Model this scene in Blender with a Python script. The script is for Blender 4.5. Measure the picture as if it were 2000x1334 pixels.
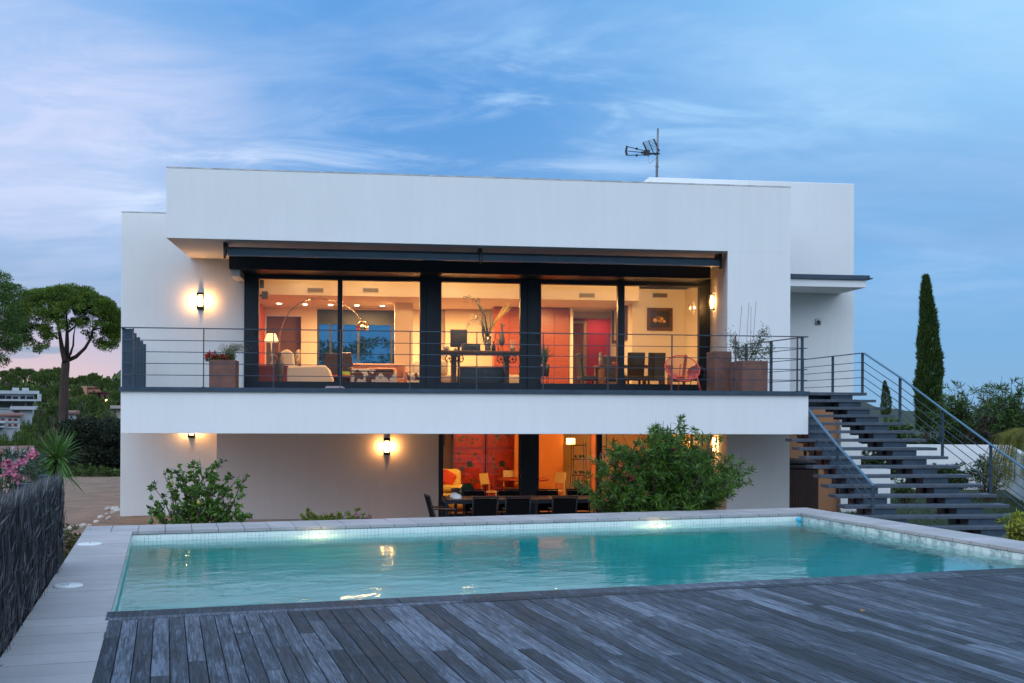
import bpy, bmesh, math, random
import numpy as np
from mathutils import Vector, Matrix
R = math.radians
PI = math.pi
random.seed(7)
rng = np.random.default_rng(7)
sc = bpy.context.scene
for o in list(bpy.data.objects):
    bpy.data.objects.remove(o)
COL = sc.collection

# ------------------------------------------------------------------ camera
F = 2138.7; YH = 798.56; RHO = .0045686; CZ = 1.6      # focal length and horizon of the photograph in its own pixels
cam_d = bpy.data.cameras.new('camera')
cam = bpy.data.objects.new('camera', cam_d); COL.objects.link(cam)
cam_d.sensor_width = 36; cam_d.lens = F * 36 / 2000
cam_d.shift_y = (YH - 667) / 2000
cam_d.clip_start = .1; cam_d.clip_end = 12000
c_, s_ = math.cos(RHO), math.sin(RHO)
cam.matrix_world = Matrix(((c_, -s_, 0, 0), (0, 0, -1, 0), (s_, c_, 0, CZ), (0, 0, 0, 1)))
sc.camera = cam

# ------------------------------------------------------------------ world: dusk sky
wd = bpy.data.worlds.new("World"); sc.world = wd; wd.use_nodes = True
nt = wd.node_tree; nt.nodes.clear()
def N(t, nt=nt, **k):
    n = nt.nodes.new(t)
    for a, b in k.items():
        setattr(n, a, b)
    return n
def LK(a, b, nt=nt): nt.links.new(a, b)
def math_n(nt, op, a, b=None, c=None, clamp=False):
    n = nt.nodes.new('ShaderNodeMath'); n.operation = op; n.use_clamp = clamp
    for i, v in enumerate((a, b, c)):
        if v is None: continue
        if isinstance(v, (int, float)): n.inputs[i].default_value = v
        else: nt.links.new(v, n.inputs[i])
    return n.outputs[0]
def ramp_n(nt, fac, stops, interp='LINEAR'):
    n = nt.nodes.new('ShaderNodeValToRGB'); cr = n.color_ramp; cr.interpolation = interp
    while len(cr.elements) < len(stops): cr.elements.new(.5)
    for e, (p, c) in zip(cr.elements, stops):
        e.position = p; e.color = (*c, 1) if len(c) == 3 else c
    nt.links.new(fac, n.inputs[0]); return n.outputs[0]
def mix_n(nt, fac, a, b, mode='MIX'):
    n = nt.nodes.new('ShaderNodeMix'); n.data_type = 'RGBA'; n.blend_type = mode
    for s, v in ((0, fac), (6, a), (7, b)):
        if isinstance(v, (int, float)): n.inputs[s].default_value = v
        elif isinstance(v, tuple): n.inputs[s].default_value = (*v, 1)
        else: nt.links.new(v, n.inputs[s])
    return n.outputs[2]
def maprange(nt, v, a, b, c=0., d=1.):
    n = nt.nodes.new('ShaderNodeMapRange'); n.interpolation_type = 'SMOOTHSTEP'
    nt.links.new(v, n.inputs[0])
    for i, q in enumerate((a, b, c, d)): n.inputs[i + 1].default_value = q
    return n.outputs[0]
tc = N('ShaderNodeTexCoord'); sep = N('ShaderNodeSeparateXYZ'); LK(tc.outputs['Generated'], sep.inputs[0])
X, Y, Z = sep.outputs
hor = math_n(nt, 'SQRT', math_n(nt, 'ADD', math_n(nt, 'MULTIPLY', X, X), math_n(nt, 'MULTIPLY', Y, Y)))
el = math_n(nt, 'DIVIDE', Z, math_n(nt, 'MAXIMUM', hor, .05))         # tangent of elevation
az = math_n(nt, 'DIVIDE', X, math_n(nt, 'MAXIMUM', hor, .05))         # sine of azimuth, -1 is west
elc = math_n(nt, 'MULTIPLY', el, 1.0, clamp=True)
blue = ramp_n(nt, elc, [(0., (.20, .38, .60)), (.06, (.16, .36, .62)), (.16, (.12, .32, .64)), (.28, (.085, .27, .61)), (.42, (.09, .29, .64)), (1., (.22, .42, .72))])
west = ramp_n(nt, elc, [(0., (.66, .48, .49)), (.035, (.58, .46, .53)), (.065, (.42, .42, .58)), (.10, (.24, .36, .57)), (.16, (.28, .43, .68)), (.25, (.30, .46, .74)), (.36, (.14, .35, .69)), (1., (.24, .42, .72))])
wf = maprange(nt, az, -.12, -.40)
base = mix_n(nt, wf, blue, west)
ef = maprange(nt, az, .12, .45)                                      # paler on the far right
ef = math_n(nt, 'MULTIPLY', maprange(nt, az, -.08, .46), .85)
base = mix_n(nt, math_n(nt, 'MULTIPLY', ef, maprange(nt, el, .02, .36)), base, (.31, .60, .87))
# clouds: two sheets of stretched noise laid on a high plane
zc = math_n(nt, 'ADD', math_n(nt, 'MAXIMUM', Z, 0.), .16)
cx = math_n(nt, 'DIVIDE', X, zc); cy = math_n(nt, 'DIVIDE', Y, zc)
cmb = N('ShaderNodeCombineXYZ'); LK(cx, cmb.inputs[0]); LK(cy, cmb.inputs[1])
def cloud(rot, sx, sy, scale, detail, lo, hi, dist=0.5, off=0.):
    mp = N('ShaderNodeMapping'); LK(cmb.outputs[0], mp.inputs[0])
    mp.inputs['Rotation'].default_value = (0, 0, rot); mp.inputs['Scale'].default_value = (sx, sy, 1); mp.inputs['Location'].default_value = (off, off * .7, 0)
    nz = N('ShaderNodeTexNoise'); nz.inputs['Scale'].default_value = scale; nz.inputs['Detail'].default_value = detail
    nz.inputs['Roughness'].default_value = .6; nz.inputs['Distortion'].default_value = dist; LK(mp.outputs[0], nz.inputs[0])
    return maprange(nt, nz.outputs[0], lo, hi)
c1 = cloud(.55, .7, 1.3, 1.3, 9, .42, .72, .5, 3.1)
c2 = cloud(-.5, .8, 1.3, 3.0, 10, .40, .76, .6, 8.3)
c3 = cloud(.15, .35, 1.1, .8, 5, .42, .66, .2, 1.7)
lowband = maprange(nt, el, .02, .16)
cl = math_n(nt, 'MULTIPLY', math_n(nt, 'ADD', math_n(nt, 'MULTIPLY', c1, .36), math_n(nt, 'MULTIPLY', c2, .16)), lowband, clamp=True)
ccol = mix_n(nt, wf, (.42, .58, .84), (.58, .64, .82))
base = mix_n(nt, cl, base, ccol)
def fluff(k, a0, wa, e0, we, lo, cc):
    f = math_n(nt, 'MULTIPLY', blob(a0, wa, e0, we, 1.3, 0.), math_n(nt, 'MULTIPLY', maprange(nt, math_n(nt, 'ADD', math_n(nt, 'MULTIPLY', c2, .65), math_n(nt, 'MULTIPLY', c1, .35)), lo, .9), k), clamp=True)
    return mix_n(nt, f, base, cc)
def blob(a0, wa, e0, we, hi=1.1, lo=.2):
    u = math_n(nt, 'DIVIDE', math_n(nt, 'SUBTRACT', az, a0), wa); v = math_n(nt, 'DIVIDE', math_n(nt, 'SUBTRACT', el, e0), we)
    r = math_n(nt, 'ADD', math_n(nt, 'MULTIPLY', u, u), math_n(nt, 'MULTIPLY', v, v))
    return maprange(nt, r, hi, lo)
base = fluff(1.0, -.02, .22, .235, .075, .0, (.40, .56, .83))
base = fluff(1.3, -.44, .22, .235, .12, -.4, (.50, .57, .80))
base = fluff(1.4, -.25, .14, .19, .05, -.1, (.55, .66, .86))
base = fluff(1.0, .22, .3, .30, .10, .0, (.32, .57, .84))
dk = math_n(nt, 'MULTIPLY', c3, math_n(nt, 'MULTIPLY', maprange(nt, el, .36, .1), .55))
base = mix_n(nt, math_n(nt, 'MULTIPLY', dk, maprange(nt, el, .07, .13)), base, (.17, .32, .57))
# a thin slate blue cloud bank low in the west
def blob(a0, wa, e0, we):
    u = math_n(nt, 'DIVIDE', math_n(nt, 'SUBTRACT', az, a0), wa); v = math_n(nt, 'DIVIDE', math_n(nt, 'SUBTRACT', el, e0), we)
    r = math_n(nt, 'ADD', math_n(nt, 'MULTIPLY', u, u), math_n(nt, 'MULTIPLY', v, v))
    return maprange(nt, r, 1.1, .2)
base = mix_n(nt, math_n(nt, 'MULTIPLY', blob(-.396, .030, .0478, .0042), .9), base, (.25, .33, .48))
base = mix_n(nt, math_n(nt, 'MULTIPLY', blob(-.412, .02, .0425, .003), .7), base, (.28, .35, .50))
base = mix_n(nt, math_n(nt, 'MULTIPLY', blob(-.003, .016, .312, .005), math_n(nt, 'MULTIPLY', c2, .9)), base, (.5, .62, .84))
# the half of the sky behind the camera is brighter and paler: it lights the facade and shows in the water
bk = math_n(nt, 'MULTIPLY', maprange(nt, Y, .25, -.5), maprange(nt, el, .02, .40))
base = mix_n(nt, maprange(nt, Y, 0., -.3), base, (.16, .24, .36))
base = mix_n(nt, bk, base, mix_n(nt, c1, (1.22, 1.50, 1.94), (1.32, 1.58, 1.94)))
below = maprange(nt, Z, 0., -.04)
base = mix_n(nt, below, base, (.03, .04, .05))
sky = N('ShaderNodeTexSky'); sky.sky_type = 'NISHITA'; sky.sun_disc = False
sky.sun_elevation = R(4); sky.sun_rotation = R(-75); sky.altitude = 50
nsk = mix_n(nt, 1.0, sky.outputs[0], (.06, .06, .06), 'MULTIPLY')
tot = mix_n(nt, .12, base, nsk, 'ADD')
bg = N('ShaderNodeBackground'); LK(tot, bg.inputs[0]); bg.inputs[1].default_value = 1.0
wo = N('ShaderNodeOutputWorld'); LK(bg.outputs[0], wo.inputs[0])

sd = bpy.data.lights.new('sun', 'SUN'); so = bpy.data.objects.new('sun', sd); COL.objects.link(so)
sd.energy = .55; sd.angle = R(14); sd.color = (1, .82, .74)
dirv = Vector((-math.sin(R(75)), math.cos(R(75)), math.tan(R(12)))).normalized()      # where the afterglow is: west, beyond the house's left end
so.rotation_euler = dirv.to_track_quat('Z', 'Y').to_euler()

sc.view_settings.view_transform = 'Standard'; sc.view_settings.look = 'None'
sc.view_settings.exposure = .27; sc.view_settings.gamma = 1
sc.cycles.use_denoising = True
try: sc.cycles.denoiser = 'OPENIMAGEDENOISE'
except Exception: pass
sc.cycles.max_bounces = 10; sc.cycles.diffuse_bounces = 3; sc.cycles.glossy_bounces = 4; sc.cycles.transmission_bounces = 8; sc.cycles.transparent_max_bounces = 16
sc.cycles.sample_clamp_indirect = 6; sc.cycles.caustics_reflective = False; sc.cycles.caustics_refractive = True
sc.cycles.use_light_tree = True

# ------------------------------------------------------------------ frames of reference
def ray(px, py):
    xc = (px - 1000) / F; yc = (YH - py) / F
    return xc * c_ - yc * s_, 1.0, xc * s_ + yc * c_
class Frame:
    """level frame turned by an angle about the point under the camera: the house and the pool each have one"""
    def __init__(s, a): s.a = a; s.c = math.cos(a); s.s = math.sin(a)
    def loc(s, X, Y, Z): return (X * s.c + Y * s.s, -X * s.s + Y * s.c, Z)
    def w(s, u, v, z=0): return Vector((u * s.c - v * s.s, u * s.s + v * s.c, z))
    def b(s, px, py, v):
        x, y, z = ray(px, py); t = v / (-x * s.s + y * s.c); return s.loc(x * t, t, CZ + z * t)
    def z(s, px, py, zz):
        x, y, z = ray(px, py); t = (zz - CZ) / z; return s.loc(x * t, t, zz)
    def uu(s, px, py, u):
        x, y, z = ray(px, py); t = u / (x * s.c + y * s.s); return s.loc(x * t, t, CZ + z * t)
H = Frame(.128947); P = Frame(.306531); W = Frame(0.)

# ------------------------------------------------------------------ materials
MATS = {}
def M(name, col=(.5, .5, .5), rough=.6, metal=0., var=None, bump=None, emit=None, spec=.5, col2=None, coord='Object', stretch=(1, 1, 1), leaf=0., trans=0., coat=0.):
    if name in MATS: return MATS[name]
    m = bpy.data.materials.new(name); m.use_nodes = True; t = m.node_tree
    b = t.nodes['Principled BSDF']; b.inputs['Roughness'].default_value = rough; b.inputs['Metallic'].default_value = metal
    b.inputs['Specular IOR Level'].default_value = spec
    b.inputs['Base Color'].default_value = (*col, 1)
    if coat: b.inputs['Coat Weight'].default_value = coat
    def crd():
        c = t.nodes.new('ShaderNodeTexCoord'); mp = t.nodes.new('ShaderNodeMapping'); mp.inputs['Scale'].default_value = stretch
        t.links.new(c.outputs[coord], mp.inputs[0]); return mp.outputs[0]
    if var:
        nz = t.nodes.new('ShaderNodeTexNoise'); nz.inputs['Scale'].default_value = var[0]; nz.inputs['Detail'].default_value = 6; nz.inputs['Roughness'].default_value = .65
        t.links.new(crd(), nz.inputs[0])
        c2 = col2 or tuple(x * (1 - var[1]) for x in col)
        o = ramp_n(t, nz.outputs[0], [(.35, c2), (.65, col)])
        t.links.new(o, b.inputs['Base Color'])
        t.links.new(math_n(t, 'ADD', math_n(t, 'MULTIPLY', nz.outputs[0], .2), rough - .1, clamp=True), b.inputs['Roughness'])
    if leaf:
        g = t.nodes.new('ShaderNodeNewGeometry')
        c2 = col2 or tuple(x * (1 - leaf) for x in col)
        o = ramp_n(t, g.outputs['Random Per Island'], [(0., c2), (.55, col), (1., tuple(min(1, x * (1 + leaf * .7)) for x in col))])
        t.links.new(o, b.inputs['Base Color'])
        if trans:
            tl = t.nodes.new('ShaderNodeBsdfTranslucent'); t.links.new(o, tl.inputs[0]); mx = t.nodes.new('ShaderNodeMixShader'); mx.inputs[0].default_value = trans
            t.links.new(b.outputs[0], mx.inputs[1]); t.links.new(tl.outputs[0], mx.inputs[2]); t.links.new(mx.outputs[0], t.nodes['Material Output'].inputs[0])
    if bump:
        nz = t.nodes.new('ShaderNodeTexNoise'); nz.inputs['Scale'].default_value = bump[0]; nz.inputs['Detail'].default_value = 5
        t.links.new(crd(), nz.inputs[0]); bp = t.nodes.new('ShaderNodeBump'); bp.inputs['Strength'].default_value = bump[1]; bp.inputs['Distance'].default_value = .02
        t.links.new(nz.outputs[0], bp.inputs['Height']); t.links.new(bp.outputs[0], b.inputs['Normal'])
    if emit:
        b.inputs['Emission Color'].default_value = (*emit[0], 1); b.inputs['Emission Strength'].default_value = emit[1]
    MATS[name] = m; return m

def plaster(name, col, stain=.06):
    """painted render: soft cloudy weathering, faint rain streaks, a fine grain"""
    m = bpy.data.materials.new(name); m.use_nodes = True; t = m.node_tree; b = t.nodes['Principled BSDF']
    b.inputs['Roughness'].default_value = .85; b.inputs['Specular IOR Level'].default_value = .25
    c = t.nodes.new('ShaderNodeTexCoord')
    n1 = t.nodes.new('ShaderNodeTexNoise'); n1.inputs['Scale'].default_value = .7; n1.inputs['Detail'].default_value = 5; t.links.new(c.outputs['Object'], n1.inputs[0])
    mp = t.nodes.new('ShaderNodeMapping'); mp.inputs['Scale'].default_value = (5, 5, .35); t.links.new(c.outputs['Object'], mp.inputs[0])
    n2 = t.nodes.new('ShaderNodeTexNoise'); n2.inputs['Scale'].default_value = 1.6; n2.inputs['Detail'].default_value = 6; t.links.new(mp.outputs[0], n2.inputs[0])
    f = math_n(t, 'ADD', math_n(t, 'MULTIPLY', n1.outputs[0], .6), math_n(t, 'MULTIPLY', n2.outputs[0], .4))
    o = ramp_n(t, f, [(.32, tuple(x * (1 - stain) for x in col)), (.62, col)])
    t.links.new(o, b.inputs['Base Color'])
    n3 = t.nodes.new('ShaderNodeTexNoise'); n3.inputs['Scale'].default_value = 9; n3.inputs['Detail'].default_value = 8; t.links.new(c.outputs['Object'], n3.inputs[0])
    bp = t.nodes.new('ShaderNodeBump'); bp.inputs['Strength'].default_value = .25; bp.inputs['Distance'].default_value = .008
    t.links.new(n3.outputs[0], bp.inputs['Height']); t.links.new(bp.outputs[0], b.inputs['Normal'])
    MATS[name] = m; return m

WHITE = plaster('white_render', (.80, .80, .79), .055)
PINKW = plaster('blush_render', (.74, .66, .62))
TERRA = plaster('terracotta_render', (.42, .21, .11))
CREAM = plaster('cream_plaster', (.78, .72, .62), .03)
METAL = M('painted_steel', (.045, .075, .11), .42, .3, var=(6, .25))
FRAME = M('anthracite_aluminium', (.010, .019, .030), .38, .25, var=(4, .3))
BLACKM = M('black_metal', (.006, .007, .009), .5)
def glass_mat(name, tint=(.93, .95, .95), ior=1.5, rough=.0):
    m = bpy.data.materials.new(name); m.use_nodes = True; t = m.node_tree; t.nodes.clear()
    tr = t.nodes.new('ShaderNodeBsdfTransparent'); tr.inputs[0].default_value = (*tint, 1)
    gl = t.nodes.new('ShaderNodeBsdfGlossy'); gl.inputs['Roughness'].default_value = rough
    fr = t.nodes.new('ShaderNodeFresnel'); fr.inputs[0].default_value = ior
    k = math_n(t, 'MULTIPLY', fr.outputs[0], .85, clamp=True)
    mx = t.nodes.new('ShaderNodeMixShader'); t.links.new(k, mx.inputs[0]); t.links.new(tr.outputs[0], mx.inputs[1]); t.links.new(gl.outputs[0], mx.inputs[2])
    o = t.nodes.new('ShaderNodeOutputMaterial'); t.links.new(mx.outputs[0], o.inputs[0]); MATS[name] = m; return m
GLASS = glass_mat('window_glass')
def grass_mat():
    return M('lawn', (.035, .055, .018), .9, var=(3, .5), bump=(60, .6))

# ------------------------------------------------------------------ mesh building
class MB:
    def __init__(s, off=(0, 0, 0), rot=0.):
        s.V = []; s.F = []; s.MI = []; s.SM = []; s.off = Vector(off); s.mi = 0; s.C = []; s.c = None
        s.A = []; s.n = 0; s.rot = rot
    def add(s, vs, fs, smooth=False):
        n = s.n
        s.V.extend([tuple(v) for v in vs]); s.n += len(vs)
        s.F.extend([tuple(i + n for i in f) for f in fs]); s.MI.extend([s.mi] * len(fs)); s.SM.extend([smooth] * len(fs))
        if s.c is not None: s.C.extend([s.c] * len(vs))
    def hexa(s, p):      # 8 corners: bottom 0-3, top 4-7
        s.add(p, [(0, 3, 2, 1), (4, 5, 6, 7), (0, 1, 5, 4), (1, 2, 6, 5), (2, 3, 7, 6), (3, 0, 4, 7)])
    def box(s, x0, x1, y0, y1, z0, z1):
        s.hexa([(x0, y0, z0), (x1, y0, z0), (x1, y1, z0), (x0, y1, z0), (x0, y0, z1), (x1, y0, z1), (x1, y1, z1), (x0, y1, z1)])
    def rbox(s, x0, x1, y0, y1, z0, z1, r=.02, seg=2):
        """box with rounded edges"""
        bm = bmesh.new(); bmesh.ops.create_cube(bm, size=1)
        for v in bm.verts: v.co = Vector(((x0 + x1) / 2 + v.co.x * (x1 - x0), (y0 + y1) / 2 + v.co.y * (y1 - y0), (z0 + z1) / 2 + v.co.z * (z1 - z0)))
        r = min(r, (x1 - x0) * .49, (y1 - y0) * .49, (z1 - z0) * .49)
        bmesh.ops.bevel(bm, geom=list(bm.edges), offset=r, segments=seg, profile=.5, affect='EDGES')
        s.bm(bm, True)
    def bm(s, bm, smooth=False, mat=None):
        bm.verts.index_update()
        s.add([(mat @ v.co if mat else v.co) for v in bm.verts], [[v.index for v in f.verts] for f in bm.faces], smooth); bm.free()
    def prism(s, poly, z0, z1):   # poly in xy
        n = len(poly); a = [(x, y, z0) for x, y in poly]; b = [(x, y, z1) for x, y in poly]
        s.add(a + b, [tuple(range(n - 1, -1, -1)), tuple(range(n, 2 * n))] + [(i, (i + 1) % n, n + (i + 1) % n, n + i) for i in range(n)])
    def prism_x(s, poly, x0, x1):  # poly in (y,z)
        n = len(poly); a = [(x0, y, z) for y, z in poly]; b = [(x1, y, z) for y, z in poly]
        s.add(a + b, [tuple(range(n)), tuple(range(2 * n - 1, n - 1, -1))] + [(i, n + i, n + (i + 1) % n, (i + 1) % n) for i in range(n)])
    def prism_y(s, poly, y0, y1):  # poly in (x,z)
        n = len(poly); a = [(x, y0, z) for x, z in poly]; b = [(x, y1, z) for x, z in poly]
        s.add(a + b, [tuple(range(n)), tuple(range(2 * n - 1, n - 1, -1))] + [(i, n + i, n + (i + 1) % n, (i + 1) % n) for i in range(n)])
    def tube(s, pts, r, n=8, caps=True):
        pts = [Vector(p) for p in pts]; rr = r if isinstance(r, (list, tuple)) else [r] * len(pts)
        rings = []; up = None
        for i, p in enumerate(pts):
            d = (pts[min(i + 1, len(pts) - 1)] - pts[max(i - 1, 0)])
            if d.length < 1e-9: d = Vector((0, 0, 1))
            d.normalize()
            if up is None: up = Vector((0, 0, 1)) if abs(d.z) < .9 else Vector((1, 0, 0))
            a = d.cross(up); 
            if a.length < 1e-6: a = d.cross(Vector((1, 0, 0)))
            a.normalize(); b = d.cross(a).normalized(); up = -b if False else up
            rings.append([p + (a * math.cos(2 * PI * k / n) + b * math.sin(2 * PI * k / n)) * rr[i] for k in range(n)])
        vs = [v for q in rings for v in q]; fs = []
        for i in range(len(pts) - 1):
            for k in range(n):
                fs.append((i * n + k, i * n + (k + 1) % n, (i + 1) * n + (k + 1) % n, (i + 1) * n + k))
        if caps:
            fs.append(tuple(range(n - 1, -1, -1))); fs.append(tuple((len(pts) - 1) * n + k for k in range(n)))
        s.add(vs, fs, n > 4)
    def bar(s, a, b, w, h, up=(0, 0, 1)):
        """rectangular bar from a to b, w across, h along up"""
        a = Vector(a); b = Vector(b); d = (b - a).normalized(); upv = Vector(up)
        x = d.cross(upv)
        if x.length < 1e-6: x = d.cross(Vector((1, 0, 0)))
        x.normalize(); y = x.cross(d).normalized(); x = x * w / 2; y = y * h / 2
        s.hexa([a - x - y, a + x - y, b + x - y, b - x - y, a - x + y, a + x + y, b + x + y, b - x + y])
    def lathe(s, prof, c=(0, 0, 0), n=20, smooth=True, sx=1, sy=1):
        vs = []; fs = []
        for r, z in prof:
            for k in range(n):
                vs.append((c[0] + r * math.cos(2 * PI * k / n) * sx, c[1] + r * math.sin(2 * PI * k / n) * sy, c[2] + z))
        for i in range(len(prof) - 1):
            for k in range(n): fs.append((i * n + k, i * n + (k + 1) % n, (i + 1) * n + (k + 1) % n, (i + 1) * n + k))
        if prof[0][0] > 1e-4: fs.append(tuple(range(n - 1, -1, -1)))
        if prof[-1][0] > 1e-4: fs.append(tuple((len(prof) - 1) * n + k for k in range(n)))
        s.add(vs, fs, smooth)
    def ball(s, c, r, seg=12, jit=0, sx=1, sy=1, sz=1):
        bm = bmesh.new(); bmesh.ops.create_uvsphere(bm, u_segments=seg, v_segments=max(6, seg * 2 // 3), radius=1)
        for v in bm.verts:
            q = 1 + (random.uniform(-jit, jit) if jit else 0); v.co = Vector((c[0] + v.co.x * r * sx * q, c[1] + v.co.y * r * sy * q, c[2] + v.co.z * r * sz * q))
        s.bm(bm, True)
    def arr(s, vs, fs, smooth=False):
        """append numpy vertex (n,3) and face (m,k) arrays"""
        s.A.append((np.asarray(vs, float), np.asarray(fs, int), s.mi, smooth))
    def build(s, name, mats, parent=None, loc=None, rotz=0., bevel=0.):
        me = bpy.data.meshes.new(name)
        off = np.array(s.off)
        V = np.array(s.V, float).reshape(-1, 3) if s.V else np.zeros((0, 3))
        Fc = [list(f) for f in s.F]; MI = list(s.MI); SM = list(s.SM)
        if s.A:
            vs = [V]; n = len(V); loops = [np.array([i for f in Fc for i in f], int)]; tot = [np.array([len(f) for f in Fc], int)]; mi = [np.array(MI, int)]; sm = [np.array(SM, bool)]
            for v, f, m_, q in s.A:
                vs.append(v); loops.append((f + n).ravel()); tot.append(np.full(len(f), f.shape[1])); mi.append(np.full(len(f), m_)); sm.append(np.full(len(f), q)); n += len(v)
            V = np.concatenate(vs); lp = np.concatenate(loops).astype(np.int32); tt = np.concatenate(tot).astype(np.int32)
            V = V - off
            me.vertices.add(len(V)); me.vertices.foreach_set('co', V.astype(np.float32).ravel())
            me.loops.add(len(lp)); me.loops.foreach_set('vertex_index', lp)
            me.polygons.add(len(tt)); st = np.concatenate([[0], np.cumsum(tt)[:-1]]).astype(np.int32)
            me.polygons.foreach_set('loop_start', st); me.polygons.foreach_set('loop_total', tt)
            me.polygons.foreach_set('material_index', np.concatenate(mi).astype(np.int32)); me.polygons.foreach_set('use_smooth', np.concatenate(sm))
            me.update(calc_edges=True); me.validate()
        else:
            V = V - off
            me.from_pydata([tuple(v) for v in V], [], Fc)
            me.polygons.foreach_set('material_index', MI); me.polygons.foreach_set('use_smooth', SM); me.update()
            if s.C:
                ca = me.color_attributes.new('tint', 'FLOAT_COLOR', 'POINT'); ca.data.foreach_set('color', np.array([(c, c, c, 1) for c in s.C], np.float32).ravel())
        if not isinstance(mats, (list, tuple)): mats = [mats]
        for m in mats: me.materials.append(m)
        o = bpy.data.objects.new(name, me); COL.objects.link(o)
        if parent: o.parent = parent
        if loc is not None: o.location = loc
        if rotz: o.rotation_euler = (0, 0, rotz)
        if bevel:
            b = o.modifiers.new('edge', 'BEVEL'); b.width = bevel; b.segments = 2; b.limit_method = 'ANGLE'
        return o

def tag(o, label, cat, group=None, kind=None):
    if label: o['label'] = label
    if cat: o['category'] = cat
    if group: o['group'] = group
    if kind: o['kind'] = kind
    return o
class Thing:
    """an Empty at the base of a thing; parts are given in its frame's own coordinates"""
    def __init__(s, name, label, cat, fr=H, at=(0, 0, 0), group=None, rot=None):
        s.o = bpy.data.objects.new(name, None); COL.objects.link(s.o); s.o.empty_display_size = .2
        s.o.location = fr.w(*at); s.o.rotation_euler = (0, 0, fr.a if rot is None else rot)
        tag(s.o, label, cat, group); s.at = at
    def mb(s): return MB(s.at)        # coordinates in the frame itself
    def lb(s): return MB()            # coordinates relative to the base
def solo(name, mb, mat, label, cat, fr, at, group=None, bevel=0., rot=None):
    """a thing of a single mesh"""
    o = mb.build(name, mat, None, fr.w(*at), fr.a if rot is None else rot, bevel); return tag(o, label, cat, group)
def structure(name, mb, mat, fr=W, at=(0, 0, 0), kind='structure', bevel=0.):
    o = mb.build(name, mat, None, fr.w(*at), fr.a, bevel); o['kind'] = kind; return o
def copy_tree(o, parent=None):
    c = o.copy(); COL.objects.link(c)
    if parent: c.parent = parent
    for ch in list(o.children): copy_tree(ch, c)
    return c
def area(name, loc, size, power, col, rot=(0, 0, 0), sizey=None, spread=None):
    l = bpy.data.lights.new(name, 'AREA'); l.energy = power; l.color = col; l.size = size
    if sizey: l.shape = 'RECTANGLE'; l.size_y = sizey
    if spread: l.spread = spread
    o = bpy.data.objects.new(name, l); COL.objects.link(o); o.location = loc; o.rotation_euler = rot; return o
def point(name, loc, power, col, r=.05):
    l = bpy.data.lights.new(name, 'POINT'); l.energy = power; l.color = col; l.shadow_soft_size = r
    o = bpy.data.objects.new(name, l); COL.objects.link(o); o.location = loc; return o

# leaves as numpy diamonds: centre points, direction of the blade, length, width
def blades(C, D, L, Wd, droop=0.):
    C = np.asarray(C, float); n = len(C); D = np.asarray(D, float); D = D / np.maximum(np.linalg.norm(D, axis=1, keepdims=True), 1e-6)
    rv = rng.normal(size=(n, 3)); S = np.cross(D, rv); S /= np.maximum(np.linalg.norm(S, axis=1, keepdims=True), 1e-6)
    L = np.broadcast_to(np.asarray(L, float), (n,))[:, None]; Wd = np.broadcast_to(np.asarray(Wd, float), (n,))[:, None]
    Nn = np.cross(S, D); mid = C + D * L * .45 + Nn * Wd * .15; tip = C + D * L; tip[:, 2] -= droop * L[:, 0]
    V = np.stack([C, mid + S * Wd * .5, tip, mid - S * Wd * .5], 1).reshape(-1, 3)
    Fi = np.arange(n * 4).reshape(n, 4); return V, Fi
def rdir(n, up=0.):
    d = rng.normal(size=(n, 3)); d[:, 2] += up; return d / np.linalg.norm(d, axis=1, keepdims=True)

# ------------------------------------------------------------------ ground
GZ = -.87
def vnoise(x, y, s, seed=0):
    x = x / s + seed * 17.3; y = y / s + seed * 9.1
    return (np.sin(x * 1.7 + 2.1 * np.sin(y * .9 + seed)) + np.sin(y * 1.9 + 1.7 * np.sin(x * 1.1 + 3 * seed)) + .5 * np.sin(2.3 * (x + y) + np.sin(3.1 * x)) ) / 2.5
def sstep(a, b, x):
    t = np.clip((x - a) / (b - a), 0, 1); return t * t * (3 - 2 * t)
def ground_z(X, Y):
    X = np.asarray(X, float); Y = np.asarray(Y, float)
    r = np.hypot(X, Y); a = X / np.maximum(r, .1)
    z = np.full(X.shape, GZ)
    left = sstep(-.02, -.12, a) * (Y > 0)
    d1 = sstep(40, 62, r)
    z = z - d1 * 7.5
    up = sstep(85, 240, r) * left * (14 + 3 * vnoise(X, Y, 60))
    z = z + up - left * sstep(300, 600, r) * 9
    z = z - (1 - left) * sstep(55, 200, r) * 14
    z = z + left * sstep(700, 1250, r) * sstep(-.26, -.36, a) * 0 
    th = np.arctan2(X, np.maximum(Y, 1e-3)) * (Y > 0)
    z = z + sstep(800, 1200, r) * sstep(1600, 1200, r) * np.exp(-((th + .315) / .045) ** 2) * 62
    z = z + sstep(900, 1500, r) * (12 + 9 * np.exp(-((th - .40) / .06) ** 2) + 22 * np.exp(-((th - .30) / .05) ** 2) + 3 * np.sin(th * 70) + 2 * np.sin(th * 190)) * (1 - left)
    z = z + sstep(350, 550, r) * sstep(800, 600, r) * (1 - left) * (8 + 2 * np.sin(th * 45))
    z = z + .03 * vnoise(X, Y, 2.0) * (r > 20)
    p = X * P.c + Y * P.s; q = -X * P.s + Y * P.c
    hole = sstep(-.98, -.8, p) * sstep(15.7, 15.5, q)*(p<10.1)
    deep = np.where((p > -.9) & (p < 10.0) & (q > 2) & (q < 15.55), 1, 0)
    z = np.where(deep > 0, -2.2, z)
    return z
rs = np.concatenate([np.linspace(.5, 40, 110), np.geomspace(40.8, 9000, 130)])
ths = np.concatenate([np.linspace(-PI, -.62, 40)[:-1], np.linspace(-.62, .62, 260), np.linspace(.62, PI, 40)[1:]])
Rg, Tg = np.meshgrid(rs, ths, indexing='ij'); Xg = Rg * np.sin(Tg); Yg = Rg * np.cos(Tg); Zg = ground_z(Xg, Yg)
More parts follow.
